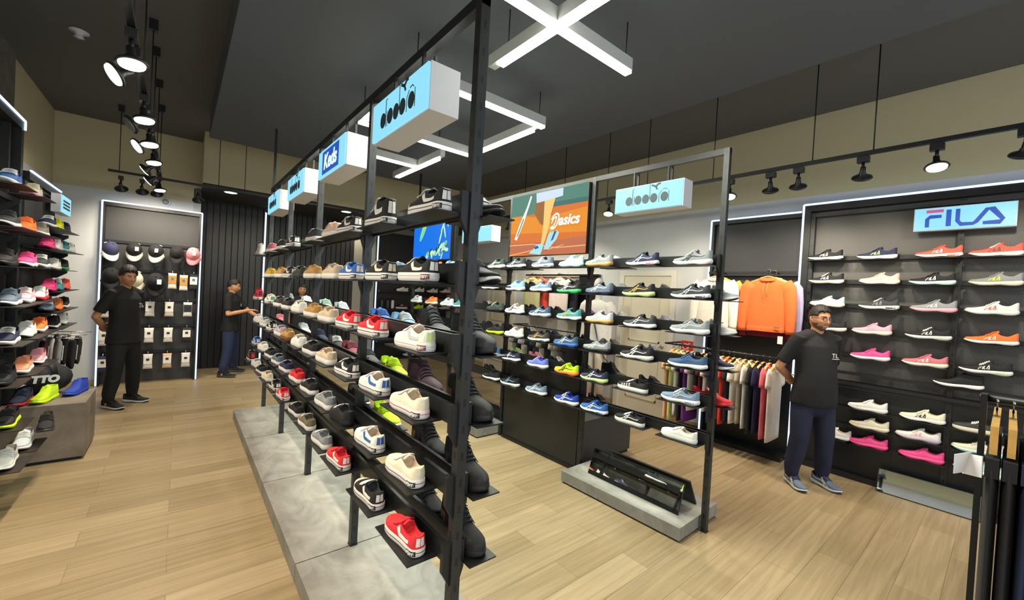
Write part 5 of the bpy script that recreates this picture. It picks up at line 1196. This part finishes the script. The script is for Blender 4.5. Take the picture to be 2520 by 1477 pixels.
    if logo:
        lg = MB(); LM = frame_mat((.085*w, -.128-belly*.12, 1.285), (1, -.0, 0), (0, .05, 1)) @ Matrix.Scale(1.0, 4)
        stroke(lg, [(-.034, .022), (-.004, .022)], .007, .003, LM); stroke(lg, [(-.019, .022), (-.019, -.014)], .007, .003, LM); stroke(lg, [(.006, .022), (.006, -.012), (.028, -.012)], .007, .003, LM); stroke(lg, [(-.034, -.026), (.036, -.026)], .006, .003, LM)
        lg.build('chest_logo', mat('logo_grey', 'bdbdb8', .6), sh_)
    # trousers
    p = MB()
    tubes(p, [([(0, 0, .80), (0, 0, .88), (0, -.002, .96)], [(.165*w, .118*w), (.172*w, .122*w), (.168*w, .112*w)], (0, 1, 0))], 24)
    for s in (1, -1):
        hp = Vector((s*.09*w, 0, .9)); kn = Vector((s*(lx+.088)/2*1.02, -.022, .49)); an = Vector((s*lx, .012, .12))
        tubes(p, [([hp, hp.lerp(kn, .5), kn, kn.lerp(an, .5), an+Vector((0, 0, .06)), an], [.100*w, .094*w, .080*w, .074*w, .066*w, .058*w], (0, 1, 0))])
    fo = lumpy(len(label)+3); p.v = [v+Vector((.0, .007*fo(v.x+v.z*.6, v.z*1.6), 0)) for v in p.v]
    mobj('trousers', remesh(p, .011, 3), cloth(pants), t, ks)
    for s in (1, -1):
        M = ks @ T(s*lx, -.045, .001) @ R3('Z', pi+s*.14) @ Matrix.Scale(.96, 4)
        wear(t, M, shoes)
    return t
BEHIND = {'L': [(.27, .10, 1.14), (.07, .175, 1.0), (-1, .25, -.35), (0, 1, .2), .5], 'R': [(-.27, .10, 1.14), (-.07, .165, .97), (1, .3, -.35), (0, 1, .2), .5]}
person('man with glasses and short beard in black T-shirt standing before the right wall', (4.85, 1.20), -.64, 1.75, {'L': [(.27, .12, 1.13), (.06, .20, 1.0), (-1, .25, -.35), (0, 1, .2), .5], 'R': [(-.275, .11, 1.13), (-.06, .19, .97), (1, .3, -.35), (0, 1, .2), .5]}, 'b98562', '17120f', '0b0b0d', '131a33', ('slate', 'silver', 'navy', 'white'), .0, .05, 1.03, .02, '604636', True, legs=.155)
person('young man in black with hands behind his back beside the cap display', (-.52, 7.20), .90, 1.76, BEHIND, 'b5825f', '1d1612', '0b0b0d', '0c0c0e', ('black', 'silver', 'black', None), -.36, .05, 1.0, 0, None, legs=.16, hairtop=.048)
person('man in black T-shirt leaning by the slat wall and reaching toward the rack', (.74, 8.74), 1.19, 1.68, {'L': [(.20, -.22, 1.17), (.12, -.46, 1.03), (-.1, -1, -.5), (0, -.4, -1), .7], 'R': [(-.25, -.03, 1.13), (-.02, -.29, 1.20), (.6, -1, .05), (0, .2, -1), .5]}, 'bf8a64', '14110f', '0b0b0d', '172142', ('black', 'charcoal', 'black', None), .1, .18, 1.0, 0, None, legs=.24, hairtop=.026)
person('dark-haired woman whose face shows between the shoes of the front rack', (1.90, 8.88), -.25, 1.66, {'L': [(.24, .0, 1.13), (.22, -.12, .92), (0, -.3, -1), (-1, 0, 0), .4], 'R': [(-.24, .0, 1.13), (-.22, -.12, .92), (0, -.3, -1), (1, 0, 0), .4]}, 'b07f62', '1a1412', '1b1b20', '1c1c22', ('black', 'black', 'black', None), .1, .0, .9, 0, None, logo=False, longhair=True)
